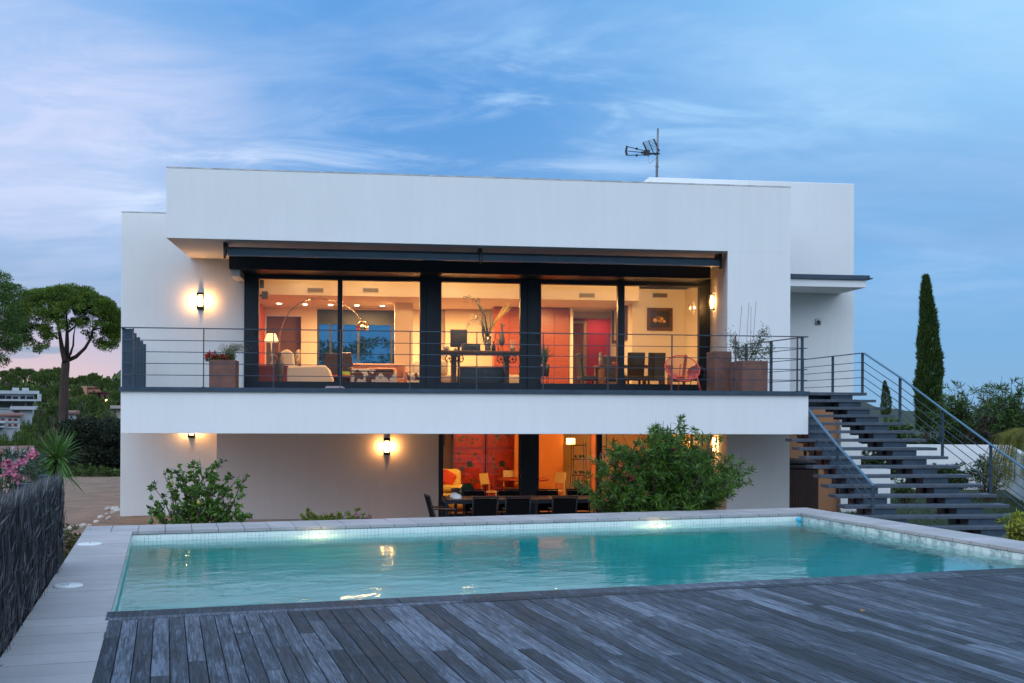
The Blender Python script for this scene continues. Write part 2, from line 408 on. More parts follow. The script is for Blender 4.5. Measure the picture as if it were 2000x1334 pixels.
Vg = np.stack([Xg, Yg, Zg], -1).reshape(-1, 3); na = len(ths); ii, jj = np.meshgrid(np.arange(len(rs) - 1), np.arange(na - 1), indexing='ij')
f0 = (ii * na + jj).ravel(); Fg = np.stack([f0, f0 + 1, f0 + na + 1, f0 + na], 1)
mg = MB(); mg.arr(Vg, Fg[:, ::-1], True)
GROUND = M('dark_scrub_ground', (.035, .05, .022), .95, var=(.25, .6), col2=(.012, .02, .01), bump=(8, .6))
structure('terrain', mg, GROUND)
# bare sandy yard left of the house
SAND = M('sandy_soil', (.30, .19, .125), .95, var=(1.3, .35), bump=(14, .9))
ys = MB(); nx, ny = 60, 70
P0, P1 = (-1.0, 15.9), (-1.2, 40)
vs = []
for j in range(ny):
    for i in range(nx):
        v = 15.2 + (39.5 - 15.2) * j / (ny - 1); u = -15 + (-4.0 + 15) * i / (nx - 1)
        edge = .5 * math.sin(u * .9) * (j / ny)
        w = H.w(u, v + edge); vs.append((w.x, w.y, GZ + .075 + .02 * math.sin(u * 2.1 + v) * math.sin(v * 1.3) + random.uniform(-.008, .012)))
ys.add(vs, [(j * nx + i, j * nx + i + 1, (j + 1) * nx + i + 1, (j + 1) * nx + i) for j in range(ny - 1) for i in range(nx - 1)], True)
structure('sand_yard', ys, SAND)
# lawn on the right
lw = MB(); poly = [H.w(*q) for q in ((8.9, 17.2), (17, 13), (22, 31), (9, 33), (9.2, 20))]
lw.add([(p.x, p.y, GZ + .10) for p in poly], [(0, 1, 2, 3, 4)])
structure('lawn', lw, grass_mat())
# grass blades on it
n = 26000; uu = rng.uniform(8.5, 17, n); vv = rng.uniform(16, 29, n)
Xb = uu * H.c - vv * H.s; Yb = uu * H.s + vv * H.c
ok = -Xb * P.s + Yb * P.c > 15.9
pp = Xb * P.c + Yb * P.s
ok = ok | (pp > 10.3)
Xb, Yb = Xb[ok], Yb[ok]
V, Fi = blades(np.stack([Xb, Yb, np.full(len(Xb), GZ + .10)], 1), rdir(len(Xb), 2.5), rng.uniform(.04, .09, len(Xb)), .012)
gb = MB(); gb.arr(V, Fi); o = structure('grass', gb, M('grass_blade', (.05, .085, .02), .7, leaf=.5), kind='stuff'); tag(o, 'short lawn grass behind the staircase', 'grass')

# paved terrace under the balcony and a strip along the house, path slabs below the stairs
PAVE = M('pale_stone_paving', (.42, .36, .31), .75, var=(2.5, .18), bump=(20, .2))
tp = MB(); tp.prism([tuple(H.w(*q).xy) for q in ((-5.75, 22.6), (-5.75, 24.9), (11.3, 24.9), (11.3, 18.6), (6.2, 17.2), (-2.5, 16.4), (-4.3, 18.4))], GZ - .1, GZ + .035)
structure('terrace', tp, PAVE)
pth = MB()
for k, (u0, v0) in enumerate(((9.15, 17.7), (9.35, 16.9), (9.6, 16.1), (9.9, 15.3))):
    pth.box(u0 - .5, u0 + 1.3, v0 - .36, v0 + .36, GZ + .1, GZ + .30)
structure('path', pth, M('grey_step_stone', (.38, .37, .38), .8, var=(3, .2), bump=(25, .3)), H, (0, 0, 0))

# ------------------------------------------------------------------ pool
p0, p1, q0, q1 = -.41, 9.45, 9.06, 14.91
COPM = M('coping_stone', (.47, .45, .46), .62, var=(1.7, .16), bump=(24, .25))
pool = Thing('swimming_pool', 'rectangular swimming pool with pale stone coping and mosaic lined basin', 'swimming pool', P, (4.5, 12, 0))
def tile_mat():
    m = bpy.data.materials.new('pool_mosaic'); m.use_nodes = True; t = m.node_tree; b = t.nodes['Principled BSDF']
    c = t.nodes.new('ShaderNodeTexCoord'); s = t.nodes.new('ShaderNodeSeparateXYZ'); t.links.new(c.outputs['Object'], s.inputs[0])
    g = []
    for a in (0, 1, 2):
        f = math_n(t, 'FRACT', math_n(t, 'MULTIPLY', s.outputs[a], 1 / .05)); g.append(math_n(t, 'GREATER_THAN', math_n(t, 'ABSOLUTE', math_n(t, 'SUBTRACT', f, .5)), .45))
    gn = t.nodes.new('ShaderNodeNewGeometry'); sn = t.nodes.new('ShaderNodeSeparateXYZ'); t.links.new(gn.outputs['Normal'], sn.inputs[0])
    hz = math_n(t, 'GREATER_THAN', math_n(t, 'ABSOLUTE', sn.outputs[2]), .5)
    gx = math_n(t, 'MULTIPLY', math_n(t, 'MAXIMUM', g[0], g[1]), 1)
    line = math_n(t, 'MAXIMUM', gx, math_n(t, 'MULTIPLY', g[2], math_n(t, 'SUBTRACT', 1., hz)))
    wn = t.nodes.new('ShaderNodeTexNoise'); wn.inputs['Scale'].default_value = 9; t.links.new(c.outputs['Object'], wn.inputs[0])
    k = math_n(t, 'MULTIPLY', line, maprange(t, wn.outputs[0], .35, .75, .15, .95))
    col = mix_n(t, k, (.84, .88, .83), (.13, .21, .23))
    nz = t.nodes.new('ShaderNodeTexNoise'); nz.inputs['Scale'].default_value = 1.3; nz.inputs['Detail'].default_value = 4; t.links.new(c.outputs['Object'], nz.inputs[0])
    col = mix_n(t, math_n(t, 'MULTIPLY', nz.outputs[0], .3), col, (.62, .80, .78))
    t.links.new(col, b.inputs['Base Color']); b.inputs['Roughness'].default_value = .25; return m
MOS = tile_mat()
def liner_mat():
    m = bpy.data.materials.new('pool_floor'); m.use_nodes = True; t = m.node_tree; b = t.nodes['Principled BSDF']
    c = t.nodes.new('ShaderNodeTexCoord'); nz = t.nodes.new('ShaderNodeTexNoise'); nz.inputs['Scale'].default_value = 2; t.links.new(c.outputs['Object'], nz.inputs[0])
    t.links.new(ramp_n(t, nz.outputs[0], [(.3, (.22, .62, .64)), (.7, (.32, .72, .72))]), b.inputs['Base Color']); b.inputs['Roughness'].default_value = .5; return m
bs = pool.mb(); D = -1.35
bs.add([(p0, q0, D), (p1, q0, D), (p1, q1, D), (p0, q1, D)], [(0, 1, 2, 3)])
basin = bs.build('basin_floor', liner_mat(), pool.o)
wl = pool.mb()
wl.box(p0 - .2, p0, q0 - .2, q1 + .2, D - .1, -.042); wl.box(p1, p1 + .2, q0 - .2, q1 + .2, D - .1, -.042)
wl.box(p0, p1, q1, q1 + .2, D - .1, -.042); wl.box(p0, p1, q0 - .2, q0, D - .1, -.042)
wl.build('mosaic_wall', MOS, pool.o)
ow = pool.mb(); a0, a1, b1 = -.99, 10.05, 15.68
ow.box(a0, p0 - .2, 5, b1, -2.2, -.042); ow.box(p1 + .2, a1, 5, b1, -2.2, -.042); ow.box(p0 - .2, p1 + .2, q1 + .2, b1, -2.2, -.042)
ow.build('outer_wall', WHITE, pool.o)
cp = pool.mb()
def tile(x0, x1, y0, y1):
    g = .005; j = random.uniform(-.0012, .0012)
    cp.c = random.uniform(.0, 1.); cp.box(x0 + g, x1 - g, y0 + g, y1 - g, -.04, 0 + j)
y = 2.0
while y < q1 - .01:      # left side, tiles lying across
    y2 = min(y + .315, q1); tile(-1.0, p0 + .015, y, y2)
    if y > 8.7: tile(p1 - .015, 10.07, y, y2)
    y = y2
x = -1.0
while x < 10.05:
    x2 = min(x + .335, 10.07); tile(x, x2, q1 - .015, 15.3)
    tile(x, x2, 15.3, 15.71)
    x = x2
def tint_mat(name, base, amt, **k):
    m = M(name, base, **k); t = m.node_tree; b = t.nodes['Principled BSDF']; src = b.inputs['Base Color'].links[0].from_socket
    a = t.nodes.new('ShaderNodeVertexColor'); a.layer_name = 'tint'
    f = math_n(t, 'ADD', math_n(t, 'MULTIPLY', a.outputs[0], amt), 1 - amt / 2)
    cc = t.nodes.new('ShaderNodeCombineColor')
    for i in range(3): t.links.new(f, cc.inputs[i])
    t.links.new(mix_n(t, 1., src, cc.outputs[0], 'MULTIPLY'), b.inputs['Base Color']); return m
cp.build('coping', tint_mat('coping_tile', (.42, .395, .40), .16, rough=.6, var=(1.7, .16), bump=(24, .25)), pool.o)
gr = pool.mb(); gr.box(-.98, p0 - .0, 2, q1, -.05, -.01); gr.box(p1, 10.05, 8, q1, -.05, -.01); gr.box(-.98, 10.05, q1, 15.69, -.05, -.01)
gr.build('grout_bed', M('dark_grout', (.16, .15, .15), .9), pool.o)
# underwater lights on the far wall
for px, py in ((622, 1056), (1281, 1034)):
    u, v, z = P.b(px, py, q1)
    l = pool.mb(); bmx = bmesh.new(); bmesh.ops.create_cone(bmx, cap_ends=True, segments=24, radius1=.10, radius2=.085, depth=.04)
    l.bm(bmx, False, Matrix.Translation((u, q1 - .02, -.24)) @ Matrix.Rotation(PI / 2, 4, 'X'))
    r = l.build('pool_light', M('pool_light_ring', (.8, .8, .8), .3), pool.o)
    l = pool.mb(); l.ball((u, q1 - .05, -.215), .085, 14, sx=1.25, sy=.4, sz=.42); r2 = l.build('bulb', M('pool_bulb', (1, .9, .7), emit=((1, .72, .34), 30)), r)
    w = P.w(u, q1 - .13, -.215); point('pool_light_glow', w, 7, (1, .85, .42), .02)
# a soft wash from the lights spreads through the water
bl = pool.mb(); u, v, z = P.b(1562, 1017, q1); bl.ball((p1 - .09, q1 - .09, -.10), .045, 12); 
tag(bl.build('pool_float', M('blue_float', (.03, .42, .62), .4), None, P.w(4.5, 12, 0), P.a), 'small blue chlorine float in the far right corner of the pool', 'float')
# the water
def water_mat():
    m = bpy.data.materials.new('pool_water'); m.use_nodes = True; t = m.node_tree; t.nodes.clear()
    c = t.nodes.new('ShaderNodeTexCoord')
    def noise(sc_, st, det=4, rot=.0, dist=.4):
        mp = t.nodes.new('ShaderNodeMapping'); mp.inputs['Scale'].default_value = st; mp.inputs['Rotation'].default_value = (0, 0, rot); t.links.new(c.outputs['Object'], mp.inputs[0])
        nz = t.nodes.new('ShaderNodeTexNoise'); nz.inputs['Scale'].default_value = sc_; nz.inputs['Detail'].default_value = det; nz.inputs['Distortion'].default_value = dist; nz.inputs['Roughness'].default_value = .55
        t.links.new(mp.outputs[0], nz.inputs[0]); return nz.outputs[0]
    h = math_n(t, 'ADD', math_n(t, 'MULTIPLY', noise(1.5, (1, 1.9, 1), 4, .15), .6), math_n(t, 'MULTIPLY', noise(6.5, (1, 1.7, 1), 3, -.3, .8), .16))
    bp = t.nodes.new('ShaderNodeBump'); bp.inputs['Strength'].default_value = .12; bp.inputs['Distance'].default_value = .09; t.links.new(h, bp.inputs['Height'])
    gl = t.nodes.new('ShaderNodeBsdfGlass'); gl.inputs['IOR'].default_value = 1.33; gl.inputs['Roughness'].default_value = .0; t.links.new(bp.outputs[0], gl.inputs['Normal'])
    ab = t.nodes.new('ShaderNodeVolumeAbsorption'); ab.inputs['Color'].default_value = (.0, .82, .82, 1); ab.inputs['Density'].default_value = .75
    o = t.nodes.new('ShaderNodeOutputMaterial'); t.links.new(gl.outputs[0], o.inputs['Surface']); t.links.new(ab.outputs[0], o.inputs['Volume']); return m
WL = -.12
wt = MB((4.5, 12, WL)); wt.box(p0 - .06, p1 + .06, q0 - .06, q1 + .06, D - .05, WL)
o = structure('pool_water', wt, water_mat(), P, (4.5, 12, WL))
# skimmer lids
for i, (px, py, lab) in enumerate(((175.5, 1063.5, 'farther of two round white lids set in the left coping'), (133, 1145, 'nearer round white lid in the left coping beside the fence'))):
    u, v, _ = P.z(px, py, 0); s = MB(); r = .137 if i == 0 else .125
    s.lathe([(0, .016), (.03, .016), (.032, .013), (r * .8, .015), (r - .008, .013), (r, .006), (r, -.002)][::-1], n=36)
    o = solo('skimmer_lid', s, M('white_plastic', (.72, .74, .74), .45, var=(9, .12)), lab, 'lid', P, (u, v, .001), 'skimmer lids')
    s = MB(); s.lathe([(.012, .0165), (.012, .020), (0, .020)], n=12); s.build('finger_hole', M('dark_hole', (.1, .1, .1)), o)

# ------------------------------------------------------------------ timber deck
dk = MB(); rr = random.Random(3)
def board(x0, x1, y0, y1, z=0.):
    g = .0028; dk.c = rr.random() ** 1.1; j = rr.uniform(-.0012, .0012); r = .003
    x0 += g; x1 -= g; y0 += .0015; y1 -= .0015; t = z + j
    dk.add([(x0, y0, -.03), (x1, y0, -.03), (x1, y1, -.03), (x0, y1, -.03), (x0, y0, t - r), (x1, y0, t - r), (x1, y1, t - r), (x0, y1, t - r), (x0 + r, y0 + r, t), (x1 - r, y0 + r, t), (x1 - r, y1 - r, t), (x0 + r, y1 - r, t)],
           [(0, 1, 5, 4), (1, 2, 6, 5), (2, 3, 7, 6), (3, 0, 4, 7), (4, 5, 9, 8), (5, 6, 10, 9), (6, 7, 11, 10), (7, 4, 8, 11), (8, 9, 10, 11)])
x = p0 + .0; k = 0; BW = .1105
while x < 15:
    y = 8.72; L = rr.uniform(.3, 2.6)
    if k < 3: L = (.62, 4, 1.25)[k]
    while y > 2.2:
        y2 = max(y - L, 2.2); board(x, x + BW, y2, y); y = y2; L = rr.choice((1.2, 1.8, 2.4, 3.0)) * rr.uniform(.8, 1.1)
    x += BW; k += 1
def trim(qa, qb):
    x = p0 - .02
    while x < 15:
        x2 = x + rr.uniform(2.2, 3.4); 
        board(x, x2, qa, qb, .002); x = x2
trim(8.735, 8.845); trim(8.85, 9.10)
def wood_mat():
    m = bpy.data.materials.new('weathered_deck'); m.use_nodes = True; t = m.node_tree; b = t.nodes['Principled BSDF']
    c = t.nodes.new('ShaderNodeTexCoord'); a = t.nodes.new('ShaderNodeVertexColor'); a.layer_name = 'tint'
    cm = t.nodes.new('ShaderNodeCombineXYZ'); s = t.nodes.new('ShaderNodeSeparateXYZ'); t.links.new(c.outputs['Object'], s.inputs[0])
    off = math_n(t, 'MULTIPLY', a.outputs[0], 37.)
    t.links.new(math_n(t, 'ADD', s.outputs[0], 0.), cm.inputs[0]); t.links.new(math_n(t, 'ADD', s.outputs[1], off), cm.inputs[1]); t.links.new(off, cm.inputs[2])
    mp = t.nodes.new('ShaderNodeMapping'); mp.inputs['Scale'].default_value = (26, 1.3, 1); t.links.new(cm.outputs[0], mp.inputs[0])
    n1 = t.nodes.new('ShaderNodeTexNoise'); n1.inputs['Scale'].default_value = 2.2; n1.inputs['Detail'].default_value = 8; n1.inputs['Roughness'].default_value = .7; n1.inputs['Distortion'].default_value = 1.1; t.links.new(mp.outputs[0], n1.inputs[0])
    mp2 = t.nodes.new('ShaderNodeMapping'); mp2.inputs['Scale'].default_value = (5, 1.1, 1); t.links.new(cm.outputs[0], mp2.inputs[0])
    n2 = t.nodes.new('ShaderNodeTexNoise'); n2.inputs['Scale'].default_value = 1.5; n2.inputs['Detail'].default_value = 5; t.links.new(mp2.outputs[0], n2.inputs[0])
    n4 = t.nodes.new('ShaderNodeTexNoise'); n4.inputs['Scale'].default_value = .55; n4.inputs['Detail'].default_value = 3; t.links.new(c.outputs['Object'], n4.inputs[0])
    f = math_n(t, 'ADD', math_n(t, 'MULTIPLY', n1.outputs[0], .72), math_n(t, 'ADD', math_n(t, 'MULTIPLY', n2.outputs[0], .26), math_n(t, 'MULTIPLY', math_n(t, 'SUBTRACT', a.outputs[0], .5), .17)))
    f = math_n(t, 'ADD', f, math_n(t, 'MULTIPLY', math_n(t, 'SUBTRACT', n4.outputs[0], .5), .18))
    o = ramp_n(t, f, [(.34, (.007, .010, .015)), (.43, (.020, .027, .038)), (.52, (.052, .067, .094)), (.63, (.16, .19, .245))])
    t.links.new(o, b.inputs['Base Color'])
    t.links.new(maprange(t, n2.outputs[0], .3, .7, .62, .85), b.inputs['Roughness'])
    bp = t.nodes.new('ShaderNodeBump'); bp.inputs['Strength'].default_value = .6; bp.inputs['Distance'].default_value = .004
    t.links.new(n1.outputs[0], bp.inputs['Height']); t.links.new(bp.outputs[0], b.inputs['Normal']); return m
deck = dk.build('deck', wood_mat(), None, P.w(0, 0, 0), P.a); deck['kind'] = 'structure'
dj = MB(); dj.box(p0 - .01, 15, 2.2, 8.99, -.3, -.031); structure('deck_base', dj, BLACKM, P)
# one dry leaf lying on the deck
u, v, _ = P.z(1680, 1197, 0); lf = MB(); V, Fi = blades([(0, 0, .008), (.01, .0, .01)], [(1, .3, .15), (.6, -.6, .3)], [.05, .035], [.03, .02]); lf.arr(V, Fi)
tag(lf.build('dry_leaf', M('dry_leaf', (.35, .18, .08), .8), None, P.w(u, v, .005), P.a), 'small dry brown leaf lying on the deck boards', 'leaf')

# ------------------------------------------------------------------ the house
VW = 24.9; VR = 22.0; VS = 19.4; VL = 24.4; VG = 24.5        # door wall, portal front, balcony front, lower recess wall, wing wall
FZ = 1.95                                               # balcony floor
house = Thing('house', 'white two storey modern villa with flat roofs and wide lit glazing', 'house', H, (2, 24.9, GZ))
ho = house.o
# portal: roof block with a leg on the right
pm = house.mb()
pm.box(-3.95, 8.72, VR, VW + .02, 4.90, 6.26)
pm.prism([(7.36, VR), (8.72, VR), (8.72, VW + .02), (7.925, VW + .02)], GZ, 4.899)
pm.build('portal', WHITE, ho)
rf = house.mb(); rf.box(-3.95, 8.72, VW + .03, 33, 4.95, 6.20); rf.build('roof', WHITE, ho)
cpn = house.mb(); cpn.box(-3.955, 8.725, VR - .004, VR + .30, 6.262, 6.285); cpn.build('roof_edge', M('weathered_cap', (.66, .65, .62), .8, var=(5, .5)), ho)
# left volume with the lamp wall
lm = house.mb(); lm.prism_y([(-5.42, GZ), (-3.30, GZ), (-3.30, 1.7), (-2.78, 1.7), (-2.78, 4.898), (-3.93, 4.898), (-3.93, 5.87), (-5.42, 5.87)], VW, VW + .25)
lm.box(-5.42, -5.17, VW + .25, 33, GZ, 5.87); lm.box(-5.17, -3.98, VW + .25, 33, 5.3, 5.7)
lm.build('left_wall', WHITE, ho, bevel=.01)
cpn = house.mb(); cpn.box(-5.425, -3.955, VW - .004, VW + .30, 5.872, 5.892); cpn.build('wall_cap', MATS['weathered_cap'], ho)
# right wing
wg = house.mb()
wg.box(6.32, 8.72, VG + .43, VG + .6, 6.27, 6.93); wg.box(8.721, 11.27, VG, VG + .3, 1.70, 6.93); wg.box(6.32, 8.7205, VG, VG + .3, 6.262, 6.93); wg.box(6.32, 6.57, VG + .3, 32, 4.9, 6.93); wg.box(11.02, 11.27, VG + .3, 32, GZ, 6.93); wg.box(6.57, 11.02, VG + .3, 32, 6.5, 6.7); wg.box(6.57, 11.02, 31.8, 32, 4.96, 6.93)
wg.box(10.85, 11.35, VG - .25, VG, GZ, 1.68); wg.box(11.2, 12.6, VG+ .8, VG + 1.0, GZ, .2)
wg.build('wing_wall', WHITE, ho, bevel=.012)
tw = house.mb(); tw.box(8.72, 10.85, VG - .12, VG + .1, GZ, 1.62); tw.build('terracotta_wall', TERRA, ho)
# door in the wing beside the portal leg
u, v, z = H.b(1549, 605, VG)
dr = house.mb(); dr.box(8.73, 8.86, VG - .03, VG - .002, FZ + .03, z); dr.box(8.86, 8.95, VG - .05, VG - .002, FZ + .03, z)
d = dr.build('side_door', FRAME, ho)
dr = house.mb(); dr.box(8.952, 8.99, VG - .07, VG - .001, FZ + .03, z + .01); dr.build('door_frame', M('grey_frame', (.3, .3, .3), .5), ho)
u, v, z = H.b(1597.5, 628.5, VG)
bb = MB(); bb.rbox(-.065, .065, -.03, 0, -.07, .07, .008); o = solo('entry_panel', bb, M('brushed_steel', (.25, .25, .26), .35, .8), 'small square grey entry panel on the wing wall above the stair landing', 'entry panel', H, (u, VG - .002, z))
bb = MB(); bb.lathe([(.0, .0), (.035, 0), (.035, .008), (0, .012)], n=16); q = bb.build('lens', BLACKM, o); q.rotation_euler = (PI / 2, 0, 0); q.location = (0, -.03, .0)
# canopy over the wing door
cn = house.mb(); cn.prism([(8.722, 23.15), (10.93, 23.15), (10.93, VG - .002), (8.722, VG - .002)], 4.335, 4.50); k = cn.build('canopy', WHITE, ho, bevel=.006)
cn = house.mb(); cn.box(8.722, 11.0, 23.10, VG - .002, 4.503, 4.60); cn.box(10.95, 11.06, 23.08, 23.2, 4.52, 4.545); cn.build('canopy_cap', METAL, k)
# balcony: beam, slab, metal edge
bal = house.mb()
bal.prism([(-4.22, VS), (8.05, VS), (8.05, VS + .25), (-4.27, VS + .25)], 1.15, 1.88)
bal.prism([(-4.27, VS + .25), (8.05, VS + .25), (8.05, VR - .001), (7.36, VR - .001), (7.92, VW - .002), (-5.40, VW - .002)], 1.62, 1.88)
bal.build('balcony', WHITE, ho, bevel=.008)
be = house.mb(); be.box(-4.245, 8.07, VS - .03, VS + .35, 1.882, 1.948); be.prism([(-4.245, VS + .352), (8.07, VS + .352), (8.07, VR - .003), (7.355, VR - .003), (7.915, VW - .004), (-5.42, VW - .004)], 1.882, 1.94)
be.box(-4.25, 8.075, VS - .045, VS - .031, 1.876, 1.90)
be.build('balcony_edge', METAL, ho)
# lower storey: recess wall left of the lower glazing, its ceiling, the wall behind
ul = H.b(857, 850, VL)[0]
lo = house.mb(); lo.box(-3.30, ul, VL, VL + .25, GZ, 1.60); lo.box(-3.30, -3.1, VL + .25, 33, GZ, 1.6); lo.build('lower_wall', PINKW, ho, bevel=.008)

# glazing, upper: five panes between posts
def panes(name, v, edges, ztop, zbot, outer_l, outer_r, ztopf, zbotf, posts):
    fm = house.mb(); 
    fm.box(outer_l, outer_r, v - .06, v + .12, ztop, ztopf); fm.box(outer_l, outer_r, v - .06, v + .12, zbotf, zbot)
    xs = [outer_l] + [q for e in edges for q in e] + [outer_r]
    for i in range(0, len(xs), 2): fm.box(xs[i], xs[i + 1], v - .055, v + .115, zbot, ztop)
    for (a, b) in posts: fm.box(a, b, v - .10, v - .0601, zbotf, ztopf)
    f = fm.build(name, FRAME, ho, bevel=.004)
    for (a, b) in edges:
        g = house.mb(); g.box(a - .01, b + .01, v + .02, v + .035, zbot - .01, ztop + .01); g.build('pane', GLASS, f)
        h = house.mb(); h.rbox(a - .085, a - .06, v - .085, v - .056, zbot + 1.0, zbot + 1.25, .006)
        if a in (edges[0][0], edges[3][0] if len(edges) > 3 else None): h.build('handle', BLACKM, f)
    return f
e5 = [(H.b(a, 600, VW)[0], H.b(b, 600, VW)[0]) for a, b in ((506, 659.5), (669, 820), (862, 1015.5), (1056.5, 1206), (1219, 1365))]
ppl = [(H.b(a, 600, VW)[0], H.b(b, 600, VW)[0]) for a, b in ((833, 851), (1030, 1049))]
panes('upper_window', VW, e5, 4.475, 2.19, -2.775, 7.90, 4.66, 1.945, ppl)
# header box with the awning in front of it
hd = house.mb(); hd.box(H.b(447, 525, 23.9)[0], H.b(1388, 545, 23.9)[0], 23.9, VW + .1, 4.555, 4.897); hd.build('window_header', FRAME, ho, bevel=.006)
sf = house.mb(); sf.box(H.b(452, 535, 24.0)[0], -2.776, 24.0, VW - .002, 4.41, 4.553); sf.build('soffit_block', WHITE, ho)
# glazing, lower
e3 = [(H.b(a, 900, VL)[0], H.b(b, 900, VL)[0]) for a, b in ((866, 1014), (1052.5, 1166), (1176, 1300), (1312, 1385))]
panes('lower_window', VL + .06, e3, 1.45, GZ + .12, ul, 7.355, 1.60, GZ + .03, [])
pp = house.mb(); pp.box(H.b(1016, 900, VL)[0], H.b(1051, 900, VL)[0], VL - .12, VL + .25, GZ, 1.60); pp.build('post', FRAME, ho)

# interior shell, upper floor
def room_part(name, mat, *boxes):
    m = house.mb()
    for b in boxes: m.box(*b)
    return m.build(name, mat, ho)
PARQ = M('parquet', (.30, .17, .09), .35, var=(5, .3), stretch=(1, 8, 1))
room_part('upper_floor', PARQ, (-5.1, 11, VW + .13, 34.5, 1.70, 1.955))
room_part('ceiling', CREAM, (-5.1, 11, VW + .13, 28.0, 4.86, 4.945), (-5.1, 6.97, 28.0, 34.5, 4.44, 4.52), (-5.1, 6.97, 28, 28.1, 4.52, 4.86))
room_part('inner_wall', CREAM, (6.98, 8.6, 28.8, 28.95, 1.957, 4.85), (6.97, 7.12, 28.951, 31.4, 1.957, 4.44), (8.45, 8.6, VW + .13, 28.8, 1.957, 4.85))
def bx(px0, px1, v):
    return H.b(px0, 650, v)[0], H.b(px1, 650, v)[0]
CORAL = M('coral_wall', (.55, .09, .06), .7)
room_part('coral_wall', CORAL, (-3.06, -2.96, VW + .14, 31.6, 1.957, 4.43))
# rear wall with its dark garden glazing
zt = H.b(620, 604, 31.6)[2]; a, b = bx(619, 771, 31.6); c0, c1 = bx(519, 588, 31.6); z1 = H.b(550, 617, 31.6)[2]
u4, u5 = bx(835, 1112, 31.6)
room_part('rear_wall', CREAM, (-3.0, c0, 31.6, 31.75, 1.957, 4.435), (c0, c1, 31.6, 31.75, z1, 4.435), (c1, a, 31.6, 31.75, 1.957, 4.435), (a, b, 31.6, 31.75, zt, 4.435), (b, 5.0, 31.6, 31.75, 1.957, 4.435))
room_part('dark_recess', M('mauve_panel', (.13, .07, .075), .5), (c0, c1, 31.8, 31.9, 1.957, z1))
rg = house.mb(); rg.box(a, b, 31.68, 31.70, 1.957, zt); 
fr_ = house.mb(); w = .06
for q in (a, a + .35, bx(666, 667, 31.6)[0] , bx(698, 700, 31.6)[0], b - .12): fr_.box(q, q + w, 31.66, 31.74, 1.957, zt)
zb = H.b(700, 634, 31.6)[2]; fr_.box(a, b, 31.65, 31.75, zb, zt)
f_ = fr_.build('rear_window', M('slate_frame', (.03, .045, .06), .4), ho); rg.build('rear_pane', glass_mat('dusk_glass', (.35, .6, .72)), f_)
# columns and niches between
x0, x1 = bx(771, 806, 29.6); room_part('column', CREAM, (x0, x1, 29.6, 29.9, 1.957, 4.435))
x0, x1 = bx(870, 962, 31.2); room_part('niche_wall', M('sand_plaster', (.62, .52, .40), .8), (x0, x1, 31.2, 31.3, 1.957, H.b(900, 588, 31.2)[2]))
# closets of warm wood
OAKW = M('red_oak', (.30, .060, .016), .35, var=(3, .3), stretch=(.4, 1, 9), bump=(12, .1))
x0, x1 = bx(965, 1111.5, 30.2); zc_ = H.b(1000, 596, 30.2)[2]
cw = house.mb(); n = 5
for i in range(n):
    a_, b_ = x0 + (x1 - x0) * i / n, x0 + (x1 - x0) * (i + 1) / n; cw.box(a_ + .004, b_ - .004, 30.2, 30.7, 1.957, zc_)
cw.build('wood_closet', OAKW, ho)
x0, x1 = bx(1113, 1118, 30.2); room_part('door_post', CREAM, (x0, x1, 30.1, 30.75, 1.957, 4.435))
# red and violet hallway wall with a brown door
x0, x1 = bx(1100, 1240, 33.5); zh = H.b(1150, 619, 33.5)[2]
room_part('hall_wall', M('red_wall', (.62, .02, .07), .6), (x0, x1, 33.5, 33.6, 1.957, zh)); room_part('hall_ceiling', CREAM, (x0 - .3, x1 + .3, 31.76, 33.6, zh + .001, zh + .05))
room_part('hall_beam', CREAM, (4.9, 6.97, 31.6, 31.75, H.b(1150, 619, 31.6)[2] - .03, 4.435))
x0, x1 = bx(1117, 1139, 33.4); zd = H.b(1130, 632, 33.4)[2]
dd = house.mb(); dd.box(x0, x1, 33.38, 33.44, 1.957, zd); dd = dd.build('inner_door', OAKW, ho)
df = house.mb(); df.box(x1 + .002, x1 + .10, 33.36, 33.45, 1.957, zd + .08); df.box(x0, x1, 33.36, 33.45, zd + .002, zd + .08); df.build('door_frame', M('tan_frame', (.55, .38, .2), .5), dd)
# lower floor shell
room_part('lower_floor', M('terracotta_floor', (.33, .16, .09), .4, var=(4, .2)), (-3, 8.6, VL + .19, 31, GZ - .05, GZ + .02))
room_part('lower_ceiling', CREAM, (-3, 8.6, VL + .19, 31, 1.56, 1.615))
room_part('lower_inner_wall', M('amber_wall', (.75, .45, .19), .8), (-3.09, 8.6, 29.6, 29.8, GZ, 1.56), (7.4, 7.5, VL + .3, 29.6, GZ, 1.56))
x0, x1 = H.b(1062, 900, 27.5)[0], H.b(1100, 900, 27.5)[0]
room_part('rust_wall', M('rust_wall', (.55, .16, .03), .7), (x0 - .75, x1, 27.5, 27.65, GZ + .02, 1.555), (H.b(1152, 900, 27.5)[0], H.b(1170, 900, 27.5)[0], 27.3, 27.45, GZ + .02, 1.555))
x0, x1 = H.b(1012, 900, 28.6)[0], H.b(1018, 900, 28.6)[0]; room_part('pale_jamb', CREAM, (x0, x1, 28.3, 28.6, GZ + .02, 1.555))
